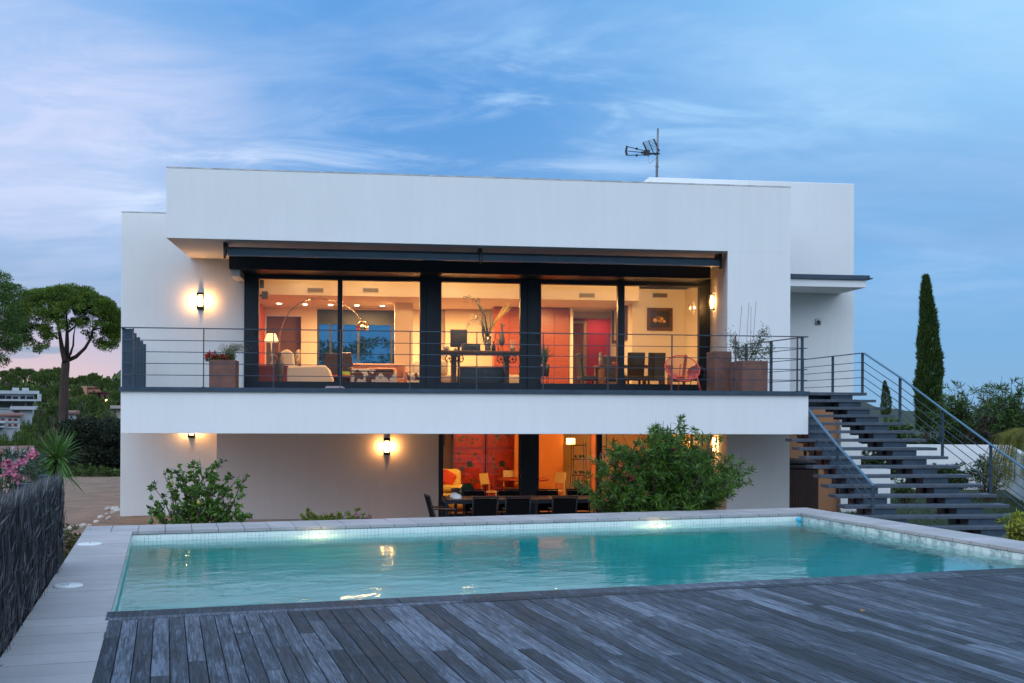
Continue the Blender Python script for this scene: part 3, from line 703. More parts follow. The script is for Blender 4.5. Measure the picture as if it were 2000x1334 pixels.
# vents on the bulkhead
for px in (616, 724, 1147):
    u, _, z = H.b(px, 567 if px < 1000 else 577, 27.99)
    v = house.mb(); w, h = .205, .065
    v.box(u - w, u + w, 27.975, 27.998, z - h, z - h + .018); v.box(u - w, u + w, 27.975, 27.998, z + h - .018, z + h); v.box(u - w, u - w + .018, 27.975, 27.998, z - h, z + h); v.box(u + w - .018, u + w, 27.975, 27.998, z - h, z + h)
    f = v.build('air_vent', M('vent_frame', (.55, .5, .45), .5), ho); v = house.mb()
    for k in range(6): v.box(u - w + .02, u + w - .02, 27.978, 27.990, z - h + .022 + k * .0155, z - h + .030 + k * .0155)
    v.build('louvre', M('vent_dark', (.12, .10, .10), .5), f)
u, _, z = H.b(1289, 577, 28.79); v = house.mb(); v.box(u - .21, u + .21, 28.77, 28.798, z - .07, z + .07); f = v.build('air_vent', MATS['vent_frame'], ho)
v = house.mb(); v.box(u - .19, u + .19, 28.76, 28.769, z - .05, z + .05); v.build('louvre', MATS['vent_dark'], f)
# recessed spots
WARM = (1., .53, .20)
SPOT = M('spot_lens', (1, .9, .7), emit=((1, .78, .45), 28))
for px, py in ((545, 593), (596, 594.5), (646, 595.5), (697, 596.5), (747, 597.5), (1157, 617)):
    u, v, z = H.z(px, py, 4.437) if px < 1000 else H.z(px, py, zh)
    s = house.mb(); s.lathe([(0, -.012), (.045, -.012), (.06, -.002), (.06, .0)][::-1], (u, v, 4.437 if px < 1000 else zh - .001), 14); s.build('recessed_spot', SPOT, ho)
for px, py in ((588, 546), (722, 549), (886, 552)):
    u, v, z = H.b(px, py, 27.6); s = house.mb(); s.lathe([(0, -.012), (.045, -.012), (.06, -.002), (.06, 0)][::-1], (u, v, 4.859), 14); s.build('recessed_spot', SPOT, ho)
# the rooms' ceiling lights, plus added ones hidden behind the window headers
for (u, v, z, pw, sx, sy) in ((-.4, 25.2, 4.80, 60, 2.6, .5), (-.2, 29.8, 4.40, 75, 3.2, .8), (2.6, 25.2, 4.80, 55, 1.6, .5), (2.6, 29.6, 4.40, 55, 1.8, .6), (4.9, 28.6, 4.41, 45, 1.2, .6), (6.7, 25.2, 4.80, 60, 1.6, .5)):
    area('room_fill_light', H.w(u, v, z), sx * (.9 if v < 26 else .35), pw * (1.45 if v < 26 else 2.9), WARM, (R(40) if v < 26 else 0, 0, H.a), sy * .4)  # front row is added: unseen behind the header, tilted into the room
area('hall_light', H.w(H.b(1160, 640, 32.9)[0], 32.9, zh - .03), .5, 80, (1, .55, .25), (0, 0, H.a), .4)
for (u, v, pw) in ((2.4, 24.93, 60), (4.5, 24.93, 45), (6.1, 24.93, 70)):
    area('lower_fill_light', H.w(u, v, 1.50), 1.3, pw * .72, (1, .52, .16), (R(52), 0, H.a), .08)  # added strips, unseen behind the lower window header, aimed inward

# ------------------------------------------------------------------ fixtures on the house
# awning cassettes
aw = Thing('awning', 'closed dark steel awning in two lengths under the roof overhang', 'awning', H, (2.2, 22.5, 4.65))
xa, xb = H.b(446, 490, 22.45)[0], H.b(1403, 500, 22.45)[0]; xm = H.b(938, 490, 22.45)[0]
AWM = M('awning_paint', (.045, .085, .12), .35, .3, var=(5, .2))
for (a, b) in ((xa, xm - .035), (xm + .035, xb)):
    m = aw.mb(); m.prism_x([(22.36, 4.66), (22.42, 4.645), (22.55, 4.66), (22.60, 4.74), (22.56, 4.80), (22.44, 4.815), (22.35, 4.76)], a, b); c = m.build('cassette', AWM, aw.o)
    m = aw.mb(); m.box(a, b, 22.33, 22.42, 4.625, 4.652); m.build('front_bar', METAL, c)
for q in (xa - .06, xm, xb + .03):
    m = aw.mb(); m.box(q - .035, q + .035, 22.40, 22.70, 4.80, 4.896); m.prism_x([(22.32, 4.60), (22.40, 4.58), (22.63, 4.70), (22.63, 4.80), (22.34, 4.82)], q - .022, q + .022); m.tube([(q, 22.36, 4.60), (q, 22.36, 4.575)], .018, 8)
    m.build('bracket', BLACKM, aw.o)

# wall lamps
GLOW = M('lamp_diffuser', (1, .8, .5), emit=((1, .70, .34), 6))
LAMPM = M('bronze_lamp', (.06, .04, .03), .4, .5)
def wall_lamp(pos, rotz, label, power, first=None):
    """box lantern: back plate, bowed diffuser open to both sides, dark caps; local -y is away from the wall"""
    if first is None:
        t = Thing('wall_lamp', label, 'wall lamp', W, (0, 0, 0), 'lamps on the walls')
        m = MB(); m.box(-.075, .075, -.018, -.001, -.19, .19); m.build('back_plate', LAMPM, t.o)
        m = MB()
        for zz in (-.175, .160): m.box(-.072, .072, -.105, -.0181, zz, zz + .015)
        for zz in (-.175, .125): m.box(-.075, .075, -.122, -.1051, zz, zz + .05)
        for xx in (-.075, .052): m.box(xx, xx + .023, -.122, -.1051, -.1249, .1249)
        m.build('cage', LAMPM, t.o, bevel=.002)
        m = MB(); m.lathe([(0, -.155), (.03, -.15), (.048, -.10), (.058, 0), (.048, .10), (.03, .15), (0, .155)], (0, -.062, 0), 18, sy=.7, sx=1.1); m.build('diffuser', GLOW, t.o)
        o = t.o
    else:
        o = copy_tree(first); o['label'] = label
    o.location = pos; o.rotation_euler = (0, 0, rotz)
    d = Vector((math.sin(rotz), -math.cos(rotz), 0)); sdv = Vector((math.cos(rotz), math.sin(rotz), 0))
    for k in (-1, 1):
        point('lamp_light', Vector(pos) + d * .085 + sdv * k * .105, power, (1, .44, .12), .025)
    return o
u, v, z = H.b(392.3, 588, VW); L0 = wall_lamp(H.w(u, VW, z), H.a, 'lit wall lamp at the left end of the balcony wall', 15)
u, v, z = H.b(755.5, 872, VL); wall_lamp(H.w(u, VL, z), H.a, 'lit wall lamp on the pink wall under the balcony', 9, L0)
SPL = math.atan2(.565, 2.92)
def splay(px, py):
    for i in range(200):
        v = VR + i * .0146; u, _, z = H.b(px, py, v)
        if u > 7.36 + (v - VR) * .565 / 2.92: return u, v, z
    return u, v, z
u, v, z = splay(1395.5, 590); wall_lamp(H.w(u, v, z), H.a - PI / 2 - SPL, 'lit wall lamp seen from the side beside the balcony glazing', 12, L0)
u, v, z = splay(1399.5, 868); wall_lamp(H.w(u, v, z), H.a - PI / 2 - SPL, 'lit wall lamp under the balcony, half behind the big oleander', 16, L0)
u, v, z = H.b(375, 849, VW); wall_lamp(H.w(u, VW, H.b(375, 862, VW)[2] + .265), H.a, 'wall lamp at the lower left whose dark tip shows below the balcony', 9, L0)

# balcony railing
rl = Thing('balcony_railing', 'dark steel railing of thin horizontal bars along the balcony edge', 'railing', H, (2, VS, 1.95))
ztop = 2.972; ymid = VS + .06
def rails(t, pts, zt, n=5, bot=.19, ext=0.):
    a = t.mb()
    for p, q in zip(pts[:-1], pts[1:]): a.bar((*p, zt - .008), (*q, zt - .008), .05, .016)
    a.build('top_rail', METAL, t.o)
    H0 = zt - 1.95
    for k, f in enumerate((.785, .590, .395, .200)):
        a = t.mb()
        for p, q in zip(pts[:-1], pts[1:]): a.tube([(*p, 1.95 + H0 * f), (*q, 1.95 + H0 * f)], .0075, 6)
        a.build('rail', METAL, t.o)
lfar = H.b(273, 672.2, 24.88)[0]; rfar = H.b(1457, 670.5, 21.97)[0]
rails(rl, [(lfar, 24.88), (-4.21, ymid), (8.045, ymid), (rfar, 21.97)], ztop)
def post(t, u, v, du, dv, zt=ztop, z0=1.949, par=None):
    a = t.mb(); a.box(u - du / 2, u + du / 2, v - dv / 2, v + dv / 2, z0, zt - .017); a.box(u - du / 2 - .02, u + du / 2 + .02, v - dv / 2 - .012, v + dv / 2 + .012, z0, z0 + .008)
    return a.build('post', METAL, par or t.o)
for px in (260.5, 397.8, 534, 664.7, 800.8, 931.4, 1061, 1187.6, 1312.3, 1436.4, 1557.3):
    u, v, z = H.b(px, 700, ymid); post(rl, u, ymid + .001, .014, .05)
post(rl, 7.985, ymid + .09, .055, .012)
for k in range(5):       # left return: broad flat posts across the rails
    f = (k + .12) / 4.6; u = -4.21 + (lfar + 4.21) * f; v = ymid + (24.88 - ymid) * f
    a = rl.mb(); a.box(u - .035 + .02, u + .16, v - .006, v + .006, 1.949, ztop - .017); a.build('post', METAL, rl.o)
for px in (1507, 1457.5):
    f = (px - 1579) / (1457 - 1579.) ; u = 8.045 + (rfar - 8.045) * f ** 1.0; 
    v = ymid + (21.97 - ymid) * ((1 / (1 - .115 * f)) - 1) / ((1 / (1 - .115)) - 1); u = H.b(px, 700, v)[0]
    post(rl, 8.045 + (rfar - 8.045) * (v - ymid) / (21.97 - ymid), v, .06, .012)

# staircase
G, RS, Z0, V0 = .30, .148, 1.962, 20.974
st = Thing('staircase', 'open riser staircase of dark steel treads climbing to the balcony landing', 'staircase', H, (9, 18.5, GZ))
TRM = M('tread_steel', (.085, .105, .135), .5, .2, var=(7, .3), bump=(40, .15))
def ur(k): return 9.934 + .052 * k
def ul_(k): return 7.596 + .009 * k
a = st.mb(); a.box(8.078, ur(0), V0, VG - .26, Z0 - .062, Z0); a.build('landing', TRM, st.o, bevel=.003)
a = st.mb(); a.box(8.3, 9.5, V0 + .3, VG - .3, Z0 - .30, Z0 - .063); a.build('landing_beam', METAL, st.o)
for k in range(1, 17):
    lo_ = 8.09 if k <= 5 else ul_(k); z = Z0 - RS * k; v = V0 - G * k
    a = st.mb(); a.box(lo_, ur(k), v, v + .335, z - .052, z); a.build('tread', TRM, st.o, bevel=.003)
for (c, w, n0) in ((.17, .42, 0), (.68, .46, 0)):
    a = st.mb()
    for k in range(0, 17):
        L0_, R0_ = ul_(k), ur(k); u = L0_ + (R0_ - L0_) * c; 
        uu0 = max(u, 8.1) if k <= 5 else u
        z = Z0 - RS * k; v = V0 - G * k
        zb = z - RS - .053 + .05
        a.box(uu0, uu0 + w, v + .03, v + .30, max(z - RS + .001, GZ), z - .053)
        if k < 16: a.box(uu0 + .002, uu0 + w - .002, v + .06, v + .299, max(z - RS - .25, GZ), z - RS)
    a.build('stringer', METAL, st.o)
# right handrail: level part along the landing, then down the flight
def stair_rail(name_top, pts_top, drops, posts):
    a = st.mb()
    for p, q in zip(pts_top[:-1], pts_top[1:]): a.bar(p, q, .05, .018)
    hr = a.build('handrail', M('handrail_paint', (.07, .15, .22), .35, .3), st.o)
    for d in drops:
        a = st.mb(); q = [Vector(p) - Vector((0, 0, d)) for p in pts_top]; a.tube(q, .0075, 6); a.build('bar', METAL, hr)
    for (u, v, zb, zt) in posts:
        a = st.mb(); a.box(u - .028, u + .028, v - .006, v + .006, zb, zt - .008); a.build('post', METAL, hr)
    return hr
zr = Z0 + .80
uF, vF, _ = H.z(1691.5, 684.2, zr); uB, vB, _ = H.z(1593.4, 691.6, zr)
uB = uF - .03 * (vB - vF) ; vB = min(vB, VG - .28)
e_u, e_v, e_z = ur(16) - .03, V0 - G * 16 + .1, Z0 - RS * 16 + .84
top = [(ur(0) - .06, VG - .30, zr), (ur(0) - .05, V0 + .05, zr), (ur(4) - .05, V0 - 4 * G + .12, Z0 - 4 * RS + .87), (ur(8) - .05, V0 - 8 * G + .12, Z0 - 8 * RS + .85), (ur(12) - .04, V0 - 12 * G + .12, Z0 - 12 * RS + .84), (e_u, e_v, e_z)]
ps = [(top[0][0], VG - .36, Z0, zr), (top[0][0], (VG - .3 + V0) / 2 - .1, Z0, zr), (top[1][0], V0 + .10, Z0, zr)]
for k, tpt in ((4, top[2]), (8, top[3]), (12, top[4]), (16, top[5])): ps.append((tpt[0], tpt[1], Z0 - RS * k, tpt[2]))
stair_rail('r', top, (.185, .34, .495, .65), ps)
# left handrail: begins behind the balcony and ends at the tread near the coping
lt = [(ul_(5) + .55, V0 - 4.6 * G, Z0 - 4.6 * RS + .84)] + [(ul_(k) + .18 + .0 * k, V0 - G * k + .1, Z0 - RS * k + .80) for k in (7, 10)] + [(ul_(14) + .30, V0 - 13.5 * G, Z0 - 13.5 * RS + .60)]
def onto(px, py, v): return H.b(px, py, v)
lt = [H.b(1574, 794, 19.75), H.b(1636.5, 871, V0 - 9.3 * G), H.b(1706, 949, V0 - 13.2 * G)]
lps = []
for (px, pt, pb, kk) in ((1573.0, 795, 893, (V0 - 19.75) / G), (1636, 871, 970, 9.3), (1705.5, 949, 1011, 13.2)):
    u, v, zt_ = H.b(px, pt, V0 - kk * G); zb_ = H.b(px, pb, V0 - kk * G)[2]; lps.append((u, v, zb_, zt_))
h = stair_rail('l', [tuple(q) for q in lt], (.20, .36, .52, .68), lps)

# antenna on the wing roof
an = Thing('antenna', 'television antenna with comb reflector on a mast above the flat roof', 'antenna', H, (0, 0, 0))
VA = 26.0
u, v, z = H.b(1283.5, 345, VA); an.o.location = H.w(u, VA, z); an.at = (u, VA, z)
def A_(px, py, dv=0.): return H.b(px, py, VA + dv)
GALV = M('galvanised_steel', (.20, .20, .20), .45, .7)
a = an.mb(); q0_ = A_(1282.6, 352); q1_ = A_(1285, 251); a.tube([q0_, A_(1283.4, 312), A_(1283.6, 311)], .032, 8); a.tube([A_(1283.6, 311), q1_], .025, 8); a.tube([A_(1283.4, 326), A_(1283.5, 324.8)], .05, 8); a.build('mast', GALV, an.o)
a = an.mb(); a.tube([A_(1262, 300.5), A_(1288, 300)], .025, 6); a.tube([A_(1281.5, 299), A_(1281.5, 302.5)], .05, 8); a.box(*(lambda p: (p[0] - .07, p[0] + .07, VA - .05, VA + .05, p[2] - .07, p[2] + .05))(A_(1263, 298))); a.build('boom', BLACKM, an.o)
a = an.mb(); top_ = [(1226, 286.5, 1262, 295), (1226, 295, 1262, 298.5), (1226, 303.5, 1262, 302.5)]
for (x0, y0, x1, y1) in top_:
    a.tube([A_(x0, y0), A_(x1, y1)], .010, 6)
    for k in range(9):
        f = k / 8.5; c = Vector(A_(x0 + (x1 - x0) * f, y0 + (y1 - y0) * f)); a.tube([c - Vector((.012, .10, .03)), c + Vector((.012, .10, .03))], .006, 4)
for px, py in ((1243.5, 290.5), (1254, 298), (1243.5, 303.5)): a.ball(A_(px, py), .032, 8)
p, q, r_, s2 = A_(1224.5, 285.5), A_(1222.5, 295), A_(1224.5, 303.5), A_(1225.8, 295)
a.bar(p, q, .06, .04); a.bar(q, r_, .06, .04); a.build('director_array', BLACKM, an.o)
a = an.mb()
for (x0, y0, x1, y1, r) in ((1256, 278.5, 1264, 296, .02), (1277, 271.5, 1287.5, 295.5, .02), (1266.5, 274.5, 1277, 300, .011)): a.tube([A_(x0, y0), A_(x1, y1)], r, 6)
for k in range(8):
    f = k / 8; a.tube([A_(1256 + 8 * f, 278 + 17 * f), A_(1277 + 10.5 * f, 271.5 + 22 * f)], .0045, 4)
a.build('comb_reflector', BLACKM, an.o)
a = an.mb(); a.tube([A_(1266.5, 303), A_(1266.5, 314), A_(1268.5, 320), A_(1274, 314), A_(1281, 309), A_(1283, 308)], .005, 5); a.build('cable', M('grey_cable', (.3, .3, .35), .5), an.o)

# ------------------------------------------------------------------ things on the balcony
TC = M('terracotta', (.235, .105, .075), .85, var=(4, .45), col2=(.13, .075, .065), bump=(18, .4))
def pot(name, lab, px0, px1, ptop, v, depth, group=None):
    u0 = H.b(px0, 740, v)[0]; u1 = H.b(px1, 740, v)[0]; zt_ = H.b((px0 + px1) / 2, ptop, v)[2]
    t = Thing(name, lab, 'planter', H, ((u0 + u1) / 2, v + depth / 2, 1.945), group)
    w = (u1 - u0) / 2; d = depth / 2; h = zt_ - 1.945
    m = t.lb(); e = .04
    m.hexa([(-w + .004, -d + .004, 0), (w - .004, -d + .004, 0), (w - .004, d - .004, 0), (-w + .004, d - .004, 0), (-w, -d, h - .06), (w, -d, h - .06), (w, d, h - .06), (-w, d, h - .06)])
    m.build('body', TC, t.o, bevel=.008)
    m = t.lb(); 
    for (a, b, c, dd) in ((-w, w, -d, -d + e), (-w, w, d - e, d), (-w, -w + e, -d + e, d - e), (w - e, w, -d + e, d - e)): m.box(a, b, c, dd, h - .0595, h)
    m.build('rim', TC, t.o, bevel=.006)
    m = t.lb(); m.box(-w + e, w - e, -d + e, d - e, h - .059, h - .045); m.build('soil', M('potting_soil', (.04, .028, .02), .95, bump=(40, 1)), t.o)
    return t, w, d, h
tA, w, d, h = pot('planter', 'square brown planter at the left of the balcony with red flowers', 408, 460, 703, 23.2, .6, 'balcony planters')
tB, wB, dB, hB = pot('planter', 'tall narrow empty terracotta planter beside the red string chair', 1396, 1429, 686, 21.1, .55, 'balcony planters')
tC, wC, dC, hC = pot('planter', 'wide low terracotta planter holding the olive bush', 1450, 1500, 704.5, 20.3, .75, 'balcony planters')
FOL = M('leaf_green', (.055, .10, .02), .5, leaf=.5, trans=.25)
STEM = M('bark_stem', (.10, .07, .045), .9, var=(12, .4))
at = (tA.at[0], tA.at[1], tA.at[2] + h - .05)
fp = Thing('red_flowers', 'red flowers with arching grass growing from the left balcony planter', 'flowers', H, at)
m = MB(); n = 500; C = np.stack([rng.uniform(-.36, .22, n), rng.uniform(-.2, .2, n), rng.uniform(.02, .16, n)], 1); V, Fi = blades(C, rdir(n, .6), .06, .035); m.arr(V, Fi); m.build('leaves', FOL, fp.o)
m = MB(); n = 360; cen = np.stack([rng.uniform(-.36, .12, 22), rng.uniform(-.24, .1, 22), rng.uniform(.10, .22, 22)], 1); C = cen[rng.integers(0, 22, n)] + rng.normal(size=(n, 3)) * .018; V, Fi = blades(C, rdir(n), .035, .03); m.arr(V, Fi); m.build('blossoms', M('red_petal', (.45, .01, .02), .5, leaf=.4), fp.o)
m = MB()
for k in range(90):
    a = random.uniform(-2.2, .5); L_ = random.uniform(.25, .42); x = random.uniform(-.02, .18); pts = [(x + math.sin(f * 1.5) * L_ * math.cos(a) * f, random.uniform(-.02, .02) + math.sin(a) * L_ * f * .4, .02 + L_ * math.sin(f * 2.2) * .95) for f in (0, .3, .6, .85, 1.1)]; m.tube(pts, [.004, .0035, .003, .002, .001], 3, False)
m.build('grass_blades', M('straw_green', (.16, .17, .07), .6), fp.o)
# olive bush in planter C
def twig_plant(t, stems, leafmat, nleaf, ll, lw, spread, mat=STEM):
    m = MB(); C = []; D = []
    for (b, tip, r) in stems:
        b = Vector(b); tip = Vector(tip); pts = [b.lerp(tip, f) + Vector((random.gauss(0, .018), random.gauss(0, .018), 0)) * (f * 2) for f in (0, .25, .5, .75, 1)]
        m.tube(pts, [r, r * .85, r * .7, r * .5, r * .25], 5)
        for k in range(nleaf):
            f = random.uniform(.3, 1.02); p = b.lerp(tip, f); q = p + Vector([random.gauss(0, spread) for _ in range(3)])
            if k % 9 == 0: m.tube([p, q], [r * .3, r * .15], 3, False)
            C.append(tuple(q)); D.append((random.gauss(0, 1), random.gauss(0, 1), random.gauss(.5, .8)))
    m.build('stem', mat, t.o); m = MB(); V, Fi = blades(C, D, ll, lw); m.arr(V, Fi); m.build('leaves', leafmat, t.o)
OLV = M('olive_leaf', (.055, .09, .03), .5, leaf=.5)
ob = Thing('olive_bush', 'small sparse olive bush growing in the wide balcony planter', 'shrub', H, (tC.at[0], tC.at[1], 1.945 + hC - .05))
stems = [((-.1, 0, 0), (-.32, -.1, .38), .010), ((0, .05, 0), (.30, .05, .62), .012), ((.05, 0, 0), (.10, 0, .42), .009), ((.1, -.05, 0), (.42, -.1, .34), .008), ((-.15, 0, 0), (-.34, .05, .58), .008), ((.1, 0, 0), (.36, .0, .72), .009), ((-.02, .05, 0), (-.08, .1, .35), .008)]
twig_plant(ob, stems, OLV, 150, .062, .017, .055)
cs = Thing('plant_cane', 'thin dry support canes rising from the wide balcony planter', 'canes', H, (tC.at[0], tC.at[1], 1.945 + hC - .05))
for (px, py, x0) in ((1449, 597, -.25), (1463, 591, -.08), (1467, 600, .02), (1477, 588, .04)):
    u, v, z = H.b(px, py, tC.at[1]); m = MB(); m.tube([(x0, 0, 0), ((x0 + u - tC.at[0]) / 2 + .01, .01, (z - cs.at[2]) / 2), (u - tC.at[0], 0, z - cs.at[2])], .004, 4); m.build('cane', M('dry_cane', (.22, .14, .10), .8), cs.o)
# red string chair (round, oval shell of cords on three pairs of legs)
CH = M('coral_steel', (.62, .055, .035), .4)
u, v, _ = H.b(1333, 755, 20.9)
ch = Thing('string_chair', 'red round string lounge chair standing on the balcony', 'chair', H, (u, v, 1.945))
m = MB(); CW, CHH = .30, .30
ring = []; ring2 = []
tilt = R(52)
for k in range(41):
    a = 2 * PI * k / 40; x = math.cos(a) * .345; y = math.sin(a) * .325
    ring.append((x, y * math.cos(tilt) + .02, .47 + y * math.sin(tilt))); x2, y2 = math.cos(a) * .14, math.sin(a) * .10
    ring2.append((x2, y2 + -.02, .27 + y2 * .35))
m.tube(ring, .013, 8, False); m.build('frame_ring', CH, ch.o); m = MB(); m.tube(ring2, .010, 8, False); m.build('seat_ring', CH, ch.o)
m = MB()
for k in range(80):
    a = 2 * PI * k / 80
    p = Vector((math.cos(a) * .345, math.sin(a) * .325 * math.cos(tilt) + .02, .47 + math.sin(a) * .325 * math.sin(tilt))); q = Vector((math.cos(a) * .14, math.sin(a) * .10 - .02, .27 + math.sin(a) * .035)); mid = (p + q) / 2 + Vector((0, 0, -.035))
    m.tube([p, mid, q], .0035, 4, False)
for k in range(-7, 8): m.tube([(k * .017, -.02 - .09 * math.sqrt(max(0, 1 - (k / 8.2) ** 2)), .262), (k * .017, -.02 + .09 * math.sqrt(max(0, 1 - (k / 8.2) ** 2)), .275)], .0035, 4, False)
m.build('cord_weave', M('coral_cord', (.60, .07, .045), .5), ch.o)
for (a, b) in (((-.23, -.16, .34), (-.30, -.22, 0)), ((-.25, -.10, .36), (-.27, -.14, 0)), ((.23, -.16, .34), (.30, -.22, 0)), ((.25, -.10, .36), (.34, -.14, 0)), ((.02, .22, .56), (0, .30, 0))):
    m = MB(); m.tube([a, b], .011, 8); m.build('leg', CH, ch.o)
# covered little grill behind the chair
gr_ = Thing('grill', 'small black kettle grill behind the red string chair', 'grill', H, (H.b(1364, 755, 21.6)[0], 21.75, 1.945))
m = MB(); m.lathe([(0, .24), (.10, .25), (.17, .32), (.185, .40)], n=18); m.build('bowl', BLACKM, gr_.o); m = MB(); m.lathe([(.188, .401), (.17, .48), (.1, .54), (.02, .56), (.02, .59), (0, .59)], n=18); m.build('lid', BLACKM, gr_.o)
m = MB(); m.bar((.18, 0, .40), (.30, 0, .40), .02, .02); m.ball((.29, 0, .36), .03, 8); m.build('side_handle', BLACKM, gr_.o)
for k in range(3):
    a = 2 * PI * k / 3 + .5; m = MB(); m.tube([(.09 * math.cos(a), .09 * math.sin(a), .27), (.20 * math.cos(a), .20 * math.sin(a), 0)], .01, 6); m.build('leg', BLACKM, gr_.o)
# folded mat by the sliding door
u, v, z = H.b(654, 752, 22.5); m = MB(); m.rbox(-.17, .17, -.10, .10, 0, .022, .008); m.rbox(-.155, .14, -.09, .09, .0225, .04, .007)
u_, v_, _ = H.b(655, 750, 19.9)
solo('folded_mat', m, M('pale_rose_cloth', (.45, .33, .34), .9, bump=(60, .3)), 'flat folded rose grey mat lying at the balcony edge before the glazing', 'mat', H, (u_, 19.72, 1.948))

# ------------------------------------------------------------------ furniture in the living room (floor 1.957)
FL = 1.957
def fur(name, lab, cat, px, v, group=None, rot=None, z=FL):
    u = H.b(px, 740, v)[0]; return Thing(name, lab, cat, H, (u, v, z), group, rot)
CREAML = M('cream_leather', (.80, .70, .55), .45, bump=(30, .1)); DARKL = M('dark_brown_leather', (.035, .018, .012), .4)
WALN = M('dark_walnut', (.06, .025, .014), .4, var=(8, .4), stretch=(1, 1, 6)); REDW = M('red_lacquer_wood', (.32, .045, .02), .35)
CHROME = M('chrome', (.75, .68, .55), .12, 1.)
# cream armchair seen from its side, leaning right
ac = fur('armchair', 'cream leather armchair with folded cushions behind the left glazing', 'armchair', 605, 26.3)
m = MB(); m.rbox(-.42, .52, -.38, .38, .05, .40, .06, 3); m.build('base', CREAML, ac.o)
m = MB(); m.rbox(-.34, .50, -.33, .33, .402, .53, .05, 3); m.build('seat', CREAML, ac.o)
for s2 in (-1, 1):
    m = MB(); m.prism_y([(-.50, .06), (.50, .06), (.56, .30), (.46, .56), (.38, .64), (-.50, .60), (-.52, .40)], s2 * .40 - .06, s2 * .40 + .06); m.build('armrest', CREAML, ac.o, bevel=.035)
m = MB(); m.prism_y([(-.50, .40), (-.30, .42), (-.36, .92), (-.50, 1.02), (-.66, .95), (-.64, .70)], -.33, .33); m.build('backrest', CREAML, ac.o, bevel=.05)
for k in (-1, 1):
    m = MB(); m.box(k * .38 - .03, k * .38 + .03, -.3, .3, 0, .05); m.build('foot', BLACKM, ac.o)
m = MB(); m.ball((-.02, 0, 0), .26, 14, sx=.35, sy=1, sz=1.05)
o = m.build('cushion', M('spotted_hide', (.66, .55, .42), .8, var=(9, .85), col2=(.10, .04, .02)), None, H.w(ac.at[0] - .30, 26.28, FL + .76), H.a); o.rotation_euler = (0, .25, H.a); tag(o, 'brown and cream hide cushion propped in the cream armchair', 'cushion')
# arc lamp
al = fur('arc_lamp', 'tall arched floor lamp with a chrome dome shade in the living room', 'floor lamp', 545, 27.2)
m = MB(); pts = [H.b(*q, 27.2) for q in ((545, 745), (545, 690), (546, 655), (553, 630), (567, 606), (586, 591), (606, 584.5), (629, 583.5), (653, 588), (676, 597), (690, 607), (699, 617), (705, 628))]
m.off = Vector(al.at); m.tube(pts, [.024, .024, .020] + [.014] * 10, 8); m.build('arched_pole', CHROME, al.o)
m = MB(); m.lathe([(0, 0), (.16, 0), (.17, .02), (.17, .06), (.02, .07)], n=20); m.build('base', M('marble_base', (.5, .5, .5), .3), al.o)
u, v, z = H.b(708, 639, 27.2); m = al.mb(); m.lathe([(0, .155), (.06, .15), (.12, .10), (.15, .03), (.155, -.05), (.145, -.09)], (u, v, z), 24); m.build('dome_shade', CHROME, al.o)
m = al.mb(); m.ball((u, v, z - .03), .05, 10); m.build('bulb', M('warm_bulb', (1, .9, .7), emit=((1, .72, .35), 30)), al.o)
# table lamp with a shade on a stand figure
tl = fur('table_lamp', 'lit table lamp with a cream cone shade near the left glazing', 'table lamp', 530, 26.0, z=FL + .62)
u, v, z = H.b(530, 660, 26.0); m = tl.mb(); m.lathe([(.17, z - .09), (.10, z + .10)], (u, v, 0), 22); m.lathe([(.165, z - .09), (.095, z + .10)][::-1], (u, v, 0), 22); m.build('lamp_shade', M('lit_shade', (.9, .75, .5), .8, emit=((1, .62, .28), 1.6)), tl.o)
m = tl.mb(); m.lathe([(.10, tl.at[2]), (.09, tl.at[2] + .03), (.03, tl.at[2] + .06), (.06, tl.at[2] + .16), (.045, tl.at[2] + .26), (.015, tl.at[2] + .32), (.015, z)], (u, v, 0), 14); m.build('stem', M('blue_ceramic', (.25, .30, .33), .3), tl.o)
point('table_lamp_light', H.w(u, v, z - .02), 9, (1, .6, .28), .05)
sb = fur('sideboard', 'low dark red wooden side table under the lit table lamp', 'side table', 538, 26.0)
m = MB(); m.box(-.42, .30, -.20, .20, .585, .62); m.build('top', REDW, sb.o, bevel=.004)
m = MB(); m.box(-.40, .28, -.18, .18, .14, .584); m.build('body', REDW, sb.o, bevel=.004)
for x in (-.38, .26):
    for y in (-.16, .16): m = MB(); m.box(x - .02, x + .02, y - .02, y + .02, 0, .139); m.build('leg', REDW, sb.o)
st_ = fur('standing_sculpture', 'slim dark figure sculpture on the floor left of the armchair', 'sculpture', 546, 25.7)
m = MB(); m.lathe([(.09, 0), (.09, .03), (.03, .05), (.025, .20), (.06, .32), (.09, .50), (.10, .62), (.06, .74), (.03, .80), (.05, .87), (.02, .93), (0, .95)], n=14); m.build('figure', M('patina_bronze', (.11, .13, .11), .5, var=(12, .5)), st_.o)
m = MB(); m.tube([(.0, 0, .70), (-.10, 0, .78), (-.14, 0, .90)], .02, 6); m.build('arm', MATS['patina_bronze'], st_.o)
